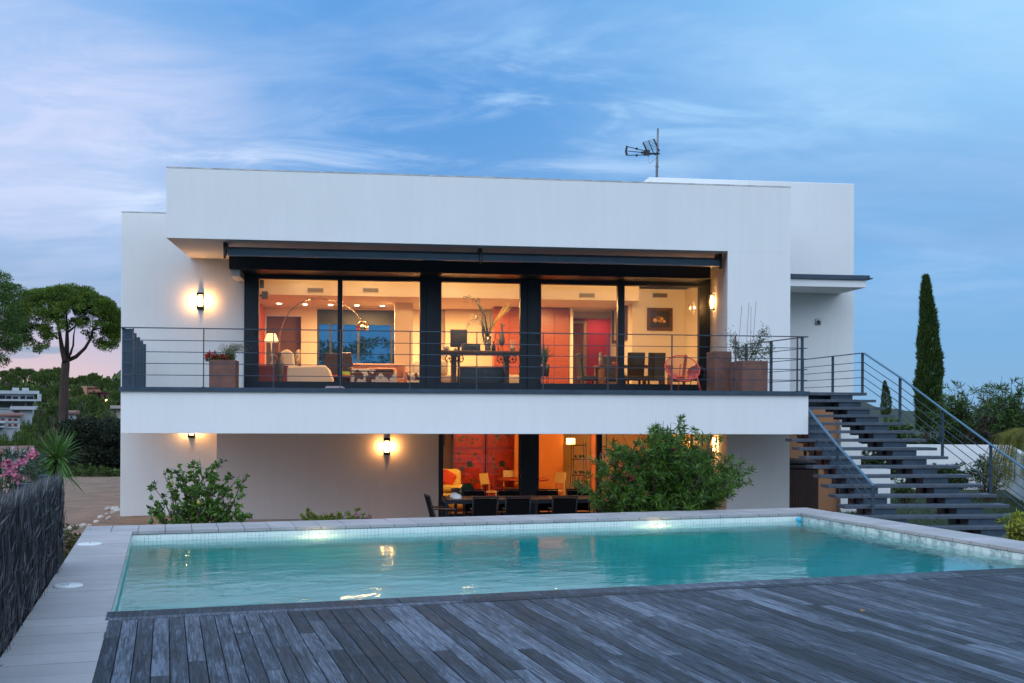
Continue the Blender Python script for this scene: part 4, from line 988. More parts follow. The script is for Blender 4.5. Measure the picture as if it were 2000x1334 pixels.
# dark armchair and coffee table with a basket
da = fur('armchair', 'dark brown leather armchair with a high back behind the first pane', 'armchair', 650, 28.0)
m = MB(); m.rbox(-.42, .42, -.4, .4, .08, .44, .05); m.build('seat', DARKL, da.o)
m = MB(); m.prism_y([(-.30, .44), (.42, .44), (.52, .62), (.46, 1.06), (-.22, 1.04)], .20, .34); m.build('backrest', DARKL, da.o, bevel=.03)
for s2 in (-1, 1): m = MB(); m.rbox(s2 * .46 - .06, s2 * .46 + .06, -.4, .36, .10, .66, .03); m.build('armrest', DARKL, da.o)
ct = fur('coffee_table', 'low red wooden coffee table behind the central glazing bar', 'coffee table', 672, 27.3)
m = MB(); m.box(-.45, .45, -.35, .35, .40, .45); m.build('tabletop', REDW, ct.o, bevel=.004)
for x in (-.4, .4):
    for y in (-.3, .3): m = MB(); m.box(x - .03, x + .03, y - .03, y + .03, 0, .399); m.build('leg', REDW, ct.o)
bk_ = MB(); bk_.rbox(-.16, .16, -.11, .11, 0, .05, .01); bk_.rbox(-.14, .13, -.10, .10, .051, .09, .01); solo('book_stack', bk_, M('lime_cloth', (.25, .45, .05), .6), 'two green books stacked on the red coffee table', 'books', H, (ct.at[0], 27.3, FL + .452))
og = MB(); og.ball((0, 0, .05), .05, 8); og.ball((.02, .0, .14), .035, 8); og.tube([(-.01, 0, .12), (-.05, 0, .21)], [.02, .012], 6); solo('orange_figurine', og, M('orange_glaze', (.6, .2, .03), .3), 'little orange figurine on the coffee table', 'figurine', H, (ct.at[0] + .28, 27.2, FL + .452))
# cowhide chest ottoman
HIDE = M('cowhide', (.68, .62, .54), .85, var=(3.2, .9), col2=(.10, .04, .025)); 
for n_ in (HIDE,):
    for nd in n_.node_tree.nodes:
        if nd.type == 'VALTORGB': nd.color_ramp.elements[0].position = .47; nd.color_ramp.elements[1].position = .50
        if nd.type == 'TEX_NOISE': nd.inputs['Detail'].default_value = 2
oto = fur('cowhide_ottoman', 'brown and white cowhide chest bench behind the second pane', 'ottoman', 730, 25.9)
m = MB(); m.rbox(-.535, .02, -.3, .3, .04, .48, .03, 3); m.rbox(.021, .535, -.3, .3, .04, .48, .03, 3); m.build('body', HIDE, oto.o)
m = MB(); m.rbox(-.525, .46, -.29, .29, .482, .56, .035, 3); m.build('cushion', HIDE, oto.o)
so_ = fur('sofa', 'rose brown sofa behind the cowhide bench', 'sofa', 737, 28.8)
m = MB(); m.rbox(-.75, .75, -.4, .4, .1, .42, .06); m.build('seat', M('rose_velvet', (.33, .16, .12), .8, bump=(40, .3)), so_.o)
m = MB(); m.rbox(-.75, .75, .25, .45, .3, .82, .07); m.build('backrest', MATS['rose_velvet'], so_.o)
for s2 in (-1, 1): m = MB(); m.rbox(s2 * .78 - .1, s2 * .78 + .1, -.4, .42, .1, .6, .06); m.build('armrest', MATS['rose_velvet'], so_.o)
m = MB(); m.rbox(-.40, .40, -.10, .10, 0, .26, .09, 3); o = solo('fur_cushion', m, M('pink_fur', (.55, .30, .24), .95, bump=(70, 1.)), 'long fluffy pink cushion on the rose brown sofa', 'cushion', H, (so_.at[0] + .1, 28.55, FL + .43))
# cream sofa end at the right edge of the second pane
ec = fur('lounge_chair', 'cream lounge chair with a hide throw, half hidden by the first post', 'armchair', 820, 26.6)
m = MB(); m.rbox(-.30, .5, -.4, .4, .06, .42, .08, 3); m.build('seat', CREAML, ec.o); m = MB(); m.rbox(-.18, .5, -.1, .4, .40, .78, .10, 3); m.build('backrest', CREAML, ec.o)
m = MB(); m.rbox(-.32, .1, -.42, -.1, .30, .50, .07, 3); m.build('throw', HIDE, ec.o)
# pictures and speakers on the walls
def picture(lab, u0, u1, z0, z1, v, canvas, framem, d=.04, fw=.06):
    t = Thing('framed_picture', lab, 'picture', H, ((u0 + u1) / 2, v, z0))
    m = t.mb(); m.box(u0, u1, v - d, v - .002, z0, z0 + fw); m.box(u0, u1, v - d, v - .002, z1 - fw, z1); m.box(u0, u0 + fw, v - d, v - .002, z0 + fw, z1 - fw); m.box(u1 - fw, u1, v - d, v - .002, z0 + fw, z1 - fw); m.build('frame', framem, t.o, bevel=.008)
    m = t.mb(); m.box(u0 + fw, u1 - fw, v - d * .5, v - .003, z0 + fw, z1 - fw); m.build('canvas', canvas, t.o); return t
FRB = M('dark_gilt_frame', (.10, .035, .012), .35)
u0, _, zt_ = H.b(1263.5, 601, 28.79); u1, _, z0_ = H.b(1313, 646, 28.79)
pc = picture('still life painting of fruit in a dark wooden frame on the cream wall', u0, u1, z0_, zt_, 28.79, M('dark_canvas', (.022, .016, .012), .5, var=(7, .6)), FRB, .05, .08)
m = pc.mb(); cu, cz = (u0 + u1) / 2, (z0_ + zt_) / 2
for (dx, dz, r, sx) in ((-.13, -.03, .055, 1.2), (-.04, .03, .06, 1.3), (.05, .01, .05, 1), (.12, -.06, .045, 1.1), (-.02, -.05, .035, 1), (.03, -.07, .03, 1)):
    m.lathe([(0, 0), (r, 0)], (0, 0, 0), 3) if False else m.ball((cu + dx, 28.765, cz + dz), r, 10, sx=sx, sy=.1)
m.build('painted_fruit', M('fruit_paint', (.50, .28, .07), .5, leaf=.75), pc.o)
# picture on the return wall, seen at a slant
t = Thing('framed_picture', 'tall framed picture on the wall return between the last two panes', 'picture', H, (6.95, 29.8, 3.2))
def onwall(px, py): return H.uu(px, py, 6.955)
va = onwall(1225, 620)[1]; vb = onwall(1199, 620)[1]; zt_ = onwall(1225, 580)[2]; zb_ = onwall(1225, 664)[2]
m = t.mb(); m.box(6.90, 6.968, va, vb, zb_, zb_ + .07); m.box(6.90, 6.968, va, vb, zt_ - .07, zt_); m.box(6.90, 6.968, va, va + .12, zb_ + .07, zt_ - .07); m.box(6.90, 6.968, vb - .12, vb, zb_ + .07, zt_ - .07); m.build('frame', WALN, t.o)
m = t.mb(); m.box(6.93, 6.967, va + .12, vb - .12, zb_ + .07, zt_ - .07); m.build('mount', M('ivory_card', (.7, .6, .45), .7), t.o)
m = t.mb(); m.box(6.925, 6.93, va + .4, vb - .4, zb_ + .30, zt_ - .25); m.build('print', M('crimson_print', (.45, .02, .05), .6), t.o)
for i, (px, py) in enumerate(((509, 555), (517, 577))):
    u, v, z = H.uu(px, py, -2.78 if i == 0 else -2.9); v = 25.9 if i == 0 else 27.8; u, _, z = H.b(px, py, v)
    m = MB(); m.prism_x([(-.07, -.10), (.07, -.07), (.09, .07), (-.06, .10)], -.07, .08); m.box(-.12, -.0705, -.02, .02, -.03, .03)
    solo('wall_speaker', m, M('grey_speaker', (.06, .07, .08), .5), ('nearer' if i == 0 else 'farther') + ' small grey speaker on the coral wall', 'speaker', H, (u, v, z), 'speakers on the coral wall', bevel=.01)
# dark monitor, console table with its still life
ct = fur('console_table', 'long rustic wooden table with iron wheels behind the middle pane', 'table', 928, 25.75)
zt_ = H.b(930, 686, 25.75)[2] - FL; xl, xr = H.b(856, 700, 25.75)[0] - ct.at[0], H.b(1016, 700, 25.75)[0] - ct.at[0]
RUST = M('rustic_timber', (.13, .075, .05), .6, var=(6, .5), stretch=(1, 1, 5), bump=(12, .4))
m = MB(); m.rbox(xl - .1, xr, -.3, .3, zt_ - .085, zt_, .012); m.build('tabletop', RUST, ct.o)
for px in (886, 988):
    x = H.b(px, 700, 25.75)[0] - ct.at[0]; m = MB(); m.box(x - .055, x + .055, -.22, .22, 0, zt_ - .086); m.build('leg', RUST, ct.o, bevel=.01)
for px in (876, 896, 976, 998):
    x = H.b(px, 700, 25.75)[0] - ct.at[0]; m = MB(); rg_ = [(x + .09 * math.cos(a * PI / 8), -.25, zt_ - .19 + .09 * math.sin(a * PI / 8)) for a in range(17)]; m.tube(rg_, .014, 6, False)
    for a in range(5): m.tube([(x, -.25, zt_ - .19), (x + .09 * math.cos(a * 1.257), -.25, zt_ - .19 + .09 * math.sin(a * 1.257))], .009, 5)
    m.build('iron_wheel', BLACKM, ct.o)
def ontop(px, dv=0.): return H.b(px, 690, 25.75 + dv)[0]
ZT = FL + zt_ + .002
b = MB(); b.rbox(-.22, .22, -.12, .12, 0, .17, .01); b.tube([(-.1, -.125, .10), (.1, -.125, .10)], .006, 5); solo('storage_box', b, M('dark_painted_box', (.03, .045, .05), .5, var=(14, .6), col2=(.10, .11, .10)), 'dark painted wooden box standing on the rustic table', 'box', H, (ontop(919), 25.70, ZT))
for i, (px, r, lab) in enumerate(((872, .075, 'larger white coral ball at the left end of the rustic table'), (890, .05, 'smaller white coral ball beside the dark box on the table'))):
    b = MB(); b.ball((0, 0, r * .8), r, 16, jit=.05, sz=.85); b.lathe([(r * .5, 0), (r * .55, .01), (r * .3, .02)], n=10); solo('coral_ball', b, M('white_coral', (.62, .60, .56), .8, bump=(60, 1)), lab, 'ornament', H, (ontop(px, -.1), 25.65, ZT), 'coral balls on the table')
mo = Thing('monitor', 'dark square screen standing behind the rustic table', 'screen', H, (H.b(896, 660, 26.4)[0], 26.4, FL))
z0_, z1_ = H.b(896, 678, 26.4)[2] - FL, H.b(896, 643.5, 26.4)[2] - FL
m = MB(); m.rbox(-.205, .205, -.02, .02, z0_, z1_, .008); m.build('panel', M('slate_screen', (.035, .035, .045), .4), mo.o); m = MB(); m.box(-.03, .03, -.02, .02, .03, z0_); m.build('stem', BLACKM, mo.o); m = MB(); m.lathe([(0, .03), (.16, .028), (.17, 0)][::-1], n=20); m.build('foot', BLACKM, mo.o)
# vase of pebbles with dried branches and grasses
vs_ = Thing('pebble_vase', 'tall glass vase filled with pale pebbles on the rustic table', 'vase', H, (ontop(953), 25.75, ZT))
m = MB(); m.lathe([(.07, 0), (.075, .01), (.08, .36)], n=18); m.build('glass', GLASS, vs_.o)
m = MB()
for k in range(46): m.ball((random.uniform(-.045, .045), random.uniform(-.045, .045), .03 + k * .0068), .03, 8, sx=1.15, sz=.75)
m.build('pebbles', M('pale_pebble', (.42, .42, .42), .7, leaf=.3), vs_.o)
db = Thing('dried_branches', 'dried dark branches and yellow grasses standing in the pebble vase', 'dried plant', H, (vs_.at[0], 25.75, ZT + .33))
DB = M('dark_dried_pod', (.035, .045, .045), .7); YG = M('yellow_grass', (.42, .34, .10), .7)
def pth_(pts, z=25.75): return [Vector(H.b(px, py, z)) - Vector(db.at) for px, py in pts]
m = MB(); m.tube(pth_([(953, 660), (948, 620), (937, 598), (930, 587)]), [.015, .02, .035, .012], 6); m.tube(pth_([(953, 664), (944, 640), (941, 625)]), [.02, .035, .02], 6); m.tube(pth_([(930, 587), (920, 583), (910, 579), (905, 580)]), .006, 4); m.tube(pth_([(941, 620), (943, 650), (946, 674)]), [.012, .03, .008], 6)
for k in range(34):
    a = random.uniform(-1, 1); m.tube(pth_([(953, 662), (953 + a * 12, 636), (951 + a * 26 - 4, 606 + abs(a) * 20 + random.uniform(-12, 8))]), [.005, .004, .002], 3, False)
C = [pth_([(random.uniform(906, 938), random.uniform(579, 592) )])[0] for k in range(40)]; V, Fi = blades([tuple(c + Vector((0, random.uniform(-.05, .05), 0))) for c in C], rdir(40), .04, .03); m.arr(V, Fi)
m.build('dark_branches', DB, db.o)
m = MB()
for k in range(26):
    a = random.uniform(.2, 1); m.tube(pth_([(955, 655), (963 + a * 8, 628), (975 + a * 28, 604 - a * 12 + random.uniform(-5, 8))]), [.005, .004, .003], 3, False)
m.build('yellow_grass', YG, db.o)
m = MB()
for k in range(12): m.tube(pth_([(948, 650), (935 + k * .5, 625 + k), (912 + k * .8, 632 - k * 1.9)]), .003, 3, False)
C = [pth_([(random.uniform(910, 934), 0)])[0] for k in range(1)]
pts = [pth_([(911 + q * 22, 637 - q * 19 + random.uniform(-5, 5))])[0] for q in rng.uniform(0, 1, 170)]; V, Fi = blades([tuple(c) for c in pts], rdir(170), .03, .022); m.arr(V, Fi)
m.build('white_seed_head', M('seed_white', (.62, .55, .45), .8), db.o)
# bottle, heron figures, candles, sticks
bt = MB(); bt.lathe([(.045, 0), (.05, .02), (.05, .12), (.02, .16), (.015, .20), (.028, .205), (.028, .23), (0, .235)], n=14); solo('bottle', bt, M('black_glass', (.01, .012, .015), .15), 'small dark bottle right of the pebble vase', 'bottle', H, (ontop(964, -.1), 25.65, ZT))
hr_ = Thing('heron_figure', 'grey carved heron figure with long legs on the rustic table', 'figurine', H, (ontop(980), 25.75, ZT))
HM = M('grey_carving', (.12, .12, .14), .6)
m = MB(); m.lathe([(0, .12), (.05, .16), (.07, .24), (.055, .36), (.03, .46), (.022, .56), (.035, .62), (.03, .66), (0, .69)], n=12, sx=1.1, sy=.7); m.tube([(.02, 0, .63), (.11, 0, .60)], [.014, .004], 6); m.build('body', HM, hr_.o)
for x in (-.022, .022): m = MB(); m.tube([(x, 0, .14), (x, 0, 0)], .006, 5); m.build('leg', BLACKM, hr_.o)
rg2 = MB(); rg2.tube([(.055 * math.cos(a * PI / 8), 0, .36 + .09 * math.sin(a * PI / 8)) for a in range(17)], .012, 6, False); rg2.tube([(0, 0, .27), (.01, 0, .12), (.03, 0, 0)], .014, 6); rg2.lathe([(.05, 0), (.05, .012), (0, .014)], n=12); solo('ring_sculpture', rg2, HM, 'grey ring sculpture left of the heron figure', 'sculpture', H, (ontop(973), 25.9, ZT))
cd = Thing('candle_glass', 'clear glass of white sticks and pebbles near the right end of the table', 'vase', H, (ontop(1001), 25.75, ZT))
m = MB(); m.lathe([(.06, 0), (.065, .10), (.06, .12)], n=14); m.build('pebbles', MATS['pale_pebble'], cd.o)
m = MB()
for k in range(9): x = -.05 + k * .0125; m.tube([(x, 0, .1), (x * 1.1, random.uniform(-.02, .02), .27)], .004, 4)
m.build('sticks', M('white_stick', (.7, .65, .6), .5), cd.o)
# things under and behind the table: dark bench and low cream stools
bn = fur('bench_chest', 'dark grey chest standing under the rustic table', 'chest', 945, 26.0)
m = MB(); m.rbox(-.58, .48, -.16, .25, .03, .60, .01); m.build('body', M('grey_blue_paint', (.045, .055, .07), .5, var=(5, .2)), bn.o); m = MB()
for x in (-.05, .0): m.box(x - .005 + (0 if x else -.15), x + .005 + (0 if x else -.15), -.166, -.1605, .06, .57)
m.build('seam', BLACKM, bn.o); m = MB(); m.box(-.6, .5, -.18, .27, .601, .63); m.build('lid', WALN, bn.o)
hs = fur('striped_lounger', 'grey cushioned lounger beyond the left end of the rustic table', 'lounger', 868, 27.0)
m = MB(); m.rbox(-.4, .35, -.4, .4, .2, .45, .06); m.build('seat', M('rose_grey', (.42, .33, .30), .8), hs.o); m = MB(); m.rbox(-.4, .1, .1, .4, .45, .85, .08); m.build('backrest', CREAML, hs.o)
for x in (-.35, .3): m = MB(); m.box(x - .02, x + .02, -.35, .35, 0, .2); m.build('leg', BLACKM, hs.o)
ft = fur('footstool', 'cream footstool beyond the right end of the rustic table', 'stool', 1002, 26.9)
m = MB(); m.rbox(-.33, .33, -.3, .3, .18, .48, .08, 3); m.build('cushion', CREAML, ft.o)
for x in (-.27, .27):
    for y in (-.24, .24): m = MB(); m.tube([(x, y, 0), (x, y, .2)], .015, 6); m.build('leg', CHROME, ft.o)
# grass plant in a black pot beside the second post
gp = fur('potted_grass', 'green ornamental grass in a black stand pot behind the fourth pane', 'plant', 1062, 25.8)
zt_ = H.b(1062, 712, 25.8)[2] - FL
m = MB(); m.lathe([(.12, zt_ - .28), (.15, zt_)], n=16); m.lathe([(.0, zt_ - .02), (.145, zt_ - .02)][::-1], n=16); m.build('pot', M('black_pot', (.02, .015, .012), .4), gp.o)
for k in range(4): a = k * PI / 2 + .4; m = MB(); m.tube([(.12 * math.cos(a), .12 * math.sin(a), 0), (.12 * math.cos(a), .12 * math.sin(a), zt_ - .27)], .008, 5); m.build('leg', BLACKM, gp.o)
m = MB()
for k in range(170):
    a = random.uniform(0, 2 * PI); e = random.random(); h_ = random.uniform(.28, .55); r = e * .32
    m.tube([(.05 * math.cos(a) * e, .05 * math.sin(a) * e, zt_ - .02), (r * .4 * math.cos(a), r * .4 * math.sin(a), zt_ + h_ * .6), (r * math.cos(a), r * math.sin(a), zt_ + h_ * (1 - .3 * e))], [.006, .005, .001], 3, False)
m.build('blades', M('grass_green', (.13, .22, .06), .6), gp.o)
# dining table and chairs
CHM = M('black_chair_cover', (.010, .010, .009), .7)
DT = fur('dining_table', 'dark wooden dining table in the right part of the room', 'dining table', 1235, 27.2)
m = MB(); m.rbox(-.92, .95, -.42, .42, .70, .76, .008); m.build('tabletop', WALN, DT.o)
for x in (-.85, .88):
    for y in (-.36, .36): m = MB(); m.box(x - .04, x + .04, y - .04, y + .04, 0, .699); m.build('leg', M('brown_leg', (.16, .06, .025), .5), DT.o)
def dchair(): 
    t = Thing('dining_chair', '', 'dining chair', W, (0, 0, 0), 'black covered chairs round the dining table')
    m = MB(); m.rbox(-.22, .22, -.22, .22, .36, .48, .03); m.build('seat', CHM, t.o)
    m = MB(); m.hexa([(-.21, .15, .44), (.21, .15, .44), (.21, .21, .44), (-.21, .21, .44), (-.22, .22, 1.04), (.22, .22, 1.04), (.22, .27, 1.04), (-.22, .27, 1.04)]); m.build('backrest', CHM, t.o, bevel=.02)
    for x in (-.19, .19):
        for y in (-.19, .19): m = MB(); m.hexa([(x - .018, y - .018, 0), (x + .018, y - .018, 0), (x + .018, y + .018, 0), (x - .018, y + .018, 0), (x - .024, y - .024, .36), (x + .024, y - .024, .36), (x + .024, y + .024, .36), (x - .024, y + .024, .36)]); m.build('leg', WALN, t.o)
    return t.o
c0 = dchair(); first = True
for px, v, rz, lab in ((1148, 27.0, PI / 2 + .1, 'black dining chair at the left head of the dining table, in profile'), (1238, 26.45, PI, 'black dining chair with its back to the last sliding door, nearer the middle post'), (1278, 26.45, PI, 'black dining chair with its back to the last pane, left of the red chair outside'),
                        (1321, 27.3, -PI / 2 - .35, 'black dining chair at the right head of the table above the red string chair'), (1196, 28.05, 0., 'black dining chair on the far side of the table before the red hall wall')):
    o = c0 if first else copy_tree(c0); first = False
    o['label'] = lab; o.location = H.w(H.b(px, 740, v)[0], v, FL); o.rotation_euler = (0, 0, H.a + rz)
m = MB(); m.lathe([(0, .0), (.10, .0), (.16, .08), (.15, .08), (.09, .015), (0, .01)], n=18); solo('red_bowl', m, M('red_bowl', (.3, .03, .02), .3), 'dark red bowl on the dining table', 'bowl', H, (H.b(1207, 700, 27.2)[0], 27.2, FL + .762))
cb = Thing('cabinet', 'low dark cabinet with two dark busts before the red hall wall', 'cabinet', H, (H.b(1183, 700, 29.5)[0], 29.5, FL))
m = MB(); m.box(-.28, .3, -.2, .2, 0, .78); m.build('body', M('olive_cabinet', (.12, .09, .04), .5), cb.o, bevel=.005); m = MB(); m.box(-.30, .32, -.22, .22, .781, .82); m.build('top', WALN, cb.o)
for i, (x, h_) in enumerate(((-.15, .40), (.0, .32))):
    m = MB(); m.lathe([(.05, 0), (.045, .03), (.02, .06), (.05, .12), (.06, .20), (.03, .25), (.045, .31), (.03, .38), (0, .40)], n=12); o = solo('bust', m, HM, ('taller' if i == 0 else 'shorter') + ' dark bust standing on the cabinet by the red wall', 'bust', H, (cb.at[0] + x, 29.5, FL + .822)); o.scale = (1, 1, h_ / .4)
m = MB(); m.ball((0, 0, .04), .05, 8, sx=1.4, sz=.7); m.ball((.06, 0, .05), .04, 8); solo('white_flowers', m, MATS['white_coral'], 'small heap of white flowers at the right end of the cabinet', 'flowers', H, (cb.at[0] + .18, 29.45, FL + .822))

# ------------------------------------------------------------------ lower room, seen under the balcony
LZ = GZ + .022
RL = M('vermilion_lacquer', (.62, .035, .010), .3, var=(5, .55), col2=(.30, .03, .012))
INK = M('lacquer_drawing', (.10, .055, .025), .4)
for i, (pa, pb, lab) in enumerate(((886, 947.5, 'left one of two red lacquered wardrobes with dark painted figures'), (949.5, 1011.5, 'right one of two red lacquered wardrobes with dark painted figures'))):
    v = 28.2; u0, u1 = H.b(pa, 900, v)[0], H.b(pb, 900, v)[0]; um = (u0 + u1) / 2
    t = Thing('lacquer_wardrobe', lab, 'wardrobe', H, (um, v + .3, LZ), 'red lacquered wardrobes')
    zs = H.b(920, 875, v)[2]
    m = t.mb(); m.box(u0, u1, v + .02, v + .6, LZ, 1.50); m.build('body', RL, t.o)
    fr2 = t.mb()
    for q in (u0, u1 - .05): fr2.box(q, q + .05, v - .012, v + .019, LZ, 1.50)
    for zz in (zs - .03, LZ + .25): fr2.box(u0 + .051, u1 - .051, v - .010, v + .019, zz, zz + .06)
    fr2.build('frame', M('deep_red_frame', (.30, .02, .008), .3), t.o)
    rq = random.Random(11 + i)
    for z0_, z1_ in ((LZ + .32, zs - .04), (zs + .04, 1.49)):
        for a, b in ((u0 + .055, um - .004), (um + .004, u1 - .055)):
            m = t.mb(); m.box(a, b, v - .002, v + .018, z0_, z1_); d = m.build('door', RL, t.o)
            m = t.mb()
            for k in range(9):       # painted motifs: small clouds, pots and branches
                x = rq.uniform(a + .06, b - .06); z = rq.uniform(z0_ + .08, z1_ - .08); r = rq.uniform(.022, .055)
                pts = []
                for q in range(14):
                    th = 2 * PI * q / 14; rr2 = r * (1 + .35 * math.sin(3 * th + k) + .2 * math.sin(5 * th)); pts.append((x + rr2 * math.cos(th), z + rr2 * .8 * math.sin(th)))
                m.prism_y(pts, v - .006, v - .0025)
            for k in range(5):
                x = rq.uniform(a + .05, b - .08); z = rq.uniform(z0_ + .08, z1_ - .08); m.box(x, x + rq.uniform(.03, .1), v - .006, v - .0025, z, z + .010); m.box(x, x + .010, v - .006, v - .0025, z + .012, z + rq.uniform(.03, .09))
            m.build('painted_motif', INK, d)
    m = t.mb(); zc2 = H.b(920, 906, v)[2]; m.box(um - .065, um + .065, v - .02, v - .0065, zc2 - .075, zc2 + .075); m.box(um - .065, um + .065, v - .02, v - .0065, 1.38, 1.50); m.build('lock_plate', BLACKM, t.o)
def lfur(name, lab, cat, px, v, group=None): return Thing(name, lab, cat, H, (H.b(px, 950, v)[0], v, LZ), group)
YC = M('yellow_cushion', (.70, .48, .14), .8, bump=(20, .4)); 
sf2 = lfur('sofa', 'pale yellow sofa end at the left of the lower room', 'sofa', 878, 26.3)
m = MB(); m.rbox(-.9, .62, -.42, .42, .08, .44, .07, 3); m.build('seat', YC, sf2.o); m = MB(); m.rbox(-.9, .30, .18, .46, .36, .98, .12, 3); m.build('backrest', YC, sf2.o)
m = MB(); m.rbox(-.3, .52, -.38, .30, .442, .62, .08, 3); m.build('seat_cushion', YC, sf2.o)
m = MB(); m.rbox(-.18, .18, -.06, .06, 0, .34, .055, 3); o = solo('red_cushion', m, M('red_cloth', (.55, .05, .02), .8), 'red cushion leaning on the pale yellow sofa', 'cushion', H, (sf2.at[0] - .12, 26.36, LZ + .625)); o.rotation_euler = (-.2, .5, H.a)
def wchair():
    t = Thing('folding_chair', '', 'chair', W, (0, 0, 0), 'light wooden chairs of the lower room')
    PW = M('pale_wood', (.55, .36, .16), .5)
    m = MB(); m.box(-.21, .21, -.2, .2, .43, .455); m.build('seat', PW, t.o, bevel=.004)
    m = MB(); m.hexa([(-.21, .18, .62), (.21, .18, .62), (.21, .20, .62), (-.21, .20, .62), (-.21, .24, .88), (.21, .24, .88), (.21, .26, .88), (-.21, .26, .88)]); m.build('backrest', PW, t.o)
    for x in (-.2, .2):
        m = MB(); m.tube([(x, -.2, 0), (x, -.19, .43)], .012, 6); m.build('leg', PW, t.o); m = MB(); m.tube([(x, .26, 0), (x, .18, .45), (x, .25, .88)], .012, 6); m.build('leg', PW, t.o)
    return t.o
w0 = wchair(); first = True
for px, v, rz, lab in ((962, 26.3, 1.0, 'pale wooden chair left of the round red table'), (1001, 27.4, 0., 'pale wooden chair behind the round red table'), (1080, 26.6, -1.1, 'pale wooden chair right of the round red table, past the black post')):
    o = w0 if first else copy_tree(w0); first = False; o['label'] = lab; o.location = H.w(H.b(px, 950, v)[0], v, LZ); o.rotation_euler = (0, 0, H.a + rz)
rt = lfur('round_table', 'round red brown table on a turned foot in the lower room', 'table', 1022, 26.6)
m = MB(); m.lathe([(0, .70), (.62, .70), (.64, .72), (.63, .745), (0, .745)], n=36); m.build('tabletop', REDW, rt.o); m = MB(); m.lathe([(.25, 0), (.24, .03), (.05, .10), (.04, .3), (.09, .5), (.06, .6), (.14, .699)], n=18); m.build('pedestal', REDW, rt.o)
pl_ = Thing('pendant_lamp', 'small lit yellow paper pendant lamp in the lower room', 'pendant lamp', H, H.b(1114.5, 862, 27.4))
m = MB(); 
for k in range(3): m.lathe([(.10, -.075 + k * .052), (.12, -.05 + k * .052), (.10, -.026 + k * .052)], n=18)
m.build('shade', M('paper_shade', (.9, .8, .4), .8, emit=((1, .70, .20), 5)), pl_.o); m = MB(); m.tube([(0, 0, .08), (0, 0, 1.555 - pl_.at[2])], .006, 5); m.build('cord', BLACKM, pl_.o)
rk = lfur('wine_rack', 'tall wrought iron rack with bottles near the oleander', 'rack', 1130, 27.0)
m = MB(); hh = H.b(1130, 866, 27.0)[2] - LZ
for x in (-.16, .16):
    for y in (-.14, .14): m.tube([(x * 1.6, y * 1.3, 0), (x * 1.15, y, hh * .35), (x, y, hh * .6), (x, y, hh), (x * .9, y, hh + .05)], .010, 5)
for zz in (.25, .5, .75, .97):
    z = hh * zz
    for (a, b) in (((-.17, -.14), (.17, -.14)), ((-.17, .14), (.17, .14)), ((-.17, -.14), (-.17, .14)), ((.17, -.14), (.17, .14))): m.tube([(*a, z), (*b, z)], .008, 5)
for k in range(7): m.tube([(-.15 + k * .05, -.14, hh * .25), (-.15 + k * .05 + .03 * (-1) ** k, -.14, hh * .37), (-.15 + k * .05, -.14, hh * .5)], .006, 4)
m.build('frame', BLACKM, rk.o)
m = MB()
for zz in (.27, .52, .77):
    for x in (-.08, .03, .1): m.tube([(x, -.12, hh * zz + .04), (x, .0, hh * zz + .05), (x, .08, hh * zz + .055), (x, .16, hh * zz + .06)], [.035, .035, .014, .014], 8)
m.build('bottles', M('green_bottle', (.02, .04, .03), .15), rk.o)
for (pa, pb, pt, pbm, v, lab) in ((1171, 1186, 846, 872, 29.55, 'small framed picture on the amber wall of the lower room'), (866, 869.5, 846, 871, 29.5, 'narrow strip of a framed picture at the far left of the lower room')):
    picture(lab, H.b(pa, 860, v)[0], H.b(pb, 860, v)[0], H.b(pa, pbm, v)[2], min(1.5, H.b(pa, pt, v)[2]), v + .04, MATS['ivory_card'], FRB, .03, .02)

# ------------------------------------------------------------------ outdoor table under the balcony
TZ = GZ + .037
VT = 20.2
xl = H.b(870, 970, VT)[0]
TT = M('table_timber', (.30, .15, .075), .45, var=(4, .3), stretch=(1, 6, 1))
ot = Thing('garden_table', 'long outdoor dining table with slatted top under the balcony', 'table', H, (xl + 1.6, VT + .5, TZ))
NAV = M('navy_aluminium', (.006, .009, .014), .5, .1, spec=.3)
ht = .74
for k in range(22):
    pass
m = MB(); n = 24
for k in range(n): a = -1.55 + k * 3.3 / n; m.box(a + .004, a + 3.3 / n - .004, -.44, .44, ht - .02, ht)
m.build('tabletop', TT, ot.o); m = MB(); m.box(-1.60, 1.80, -.48, -.441, ht - .07, ht + .002); m.box(-1.60, 1.80, .441, .48, ht - .07, ht + .002); m.box(-1.60, -1.553, -.44, .44, ht - .07, ht + .002); m.box(1.753, 1.80, -.44, .44, ht - .07, ht + .002); m.build('frame', NAV, ot.o)
for x in (-1.57, .1, 1.77):
    for y in (-.45, .45): m = MB(); m.box(x - .03, x + .03, y - .03, y + .03, 0, ht - .071); m.build('leg', NAV, ot.o)
MESH = M('black_mesh_cloth', (.004, .004, .005), .9, spec=.1)
def ochair():
    t = Thing('garden_chair', '', 'chair', W, (0, 0, 0), 'black garden chairs round the outdoor table')
    m = MB(); m.box(-.23, .23, -.24, .22, .42, .435); m.build('seat', MESH, t.o)
    m = MB(); m.hexa([(-.24, .20, .46), (.24, .20, .46), (.24, .21, .46), (-.24, .21, .46), (-.24, .32, .90), (.24, .32, .90), (.24, .33, .90), (-.24, .33, .90)]); m.build('backrest', MESH, t.o)
    for x in (-.26, .26):
        m = MB(); m.tube([(x, .16, 0), (x, .2, .43), (x, .335, .93)], .016, 8); m.build('leg', NAV, t.o)
        m = MB(); m.tube([(x, -.24, 0), (x, -.22, .64), (x, .24, .66)], .014, 8); m.build('leg', NAV, t.o)
        m = MB(); m.bar((x, -.2, .655), (x, .22, .672), .04, .02); m.build('armrest', M('teak_arm', (.14, .06, .03), .5), t.o)
    m = MB(); m.bar((-.275, .335, .925), (.275, .335, .925), .03, .03); m.build('top_bar', NAV, t.o)
    return t.o
g0 = ochair(); first = True
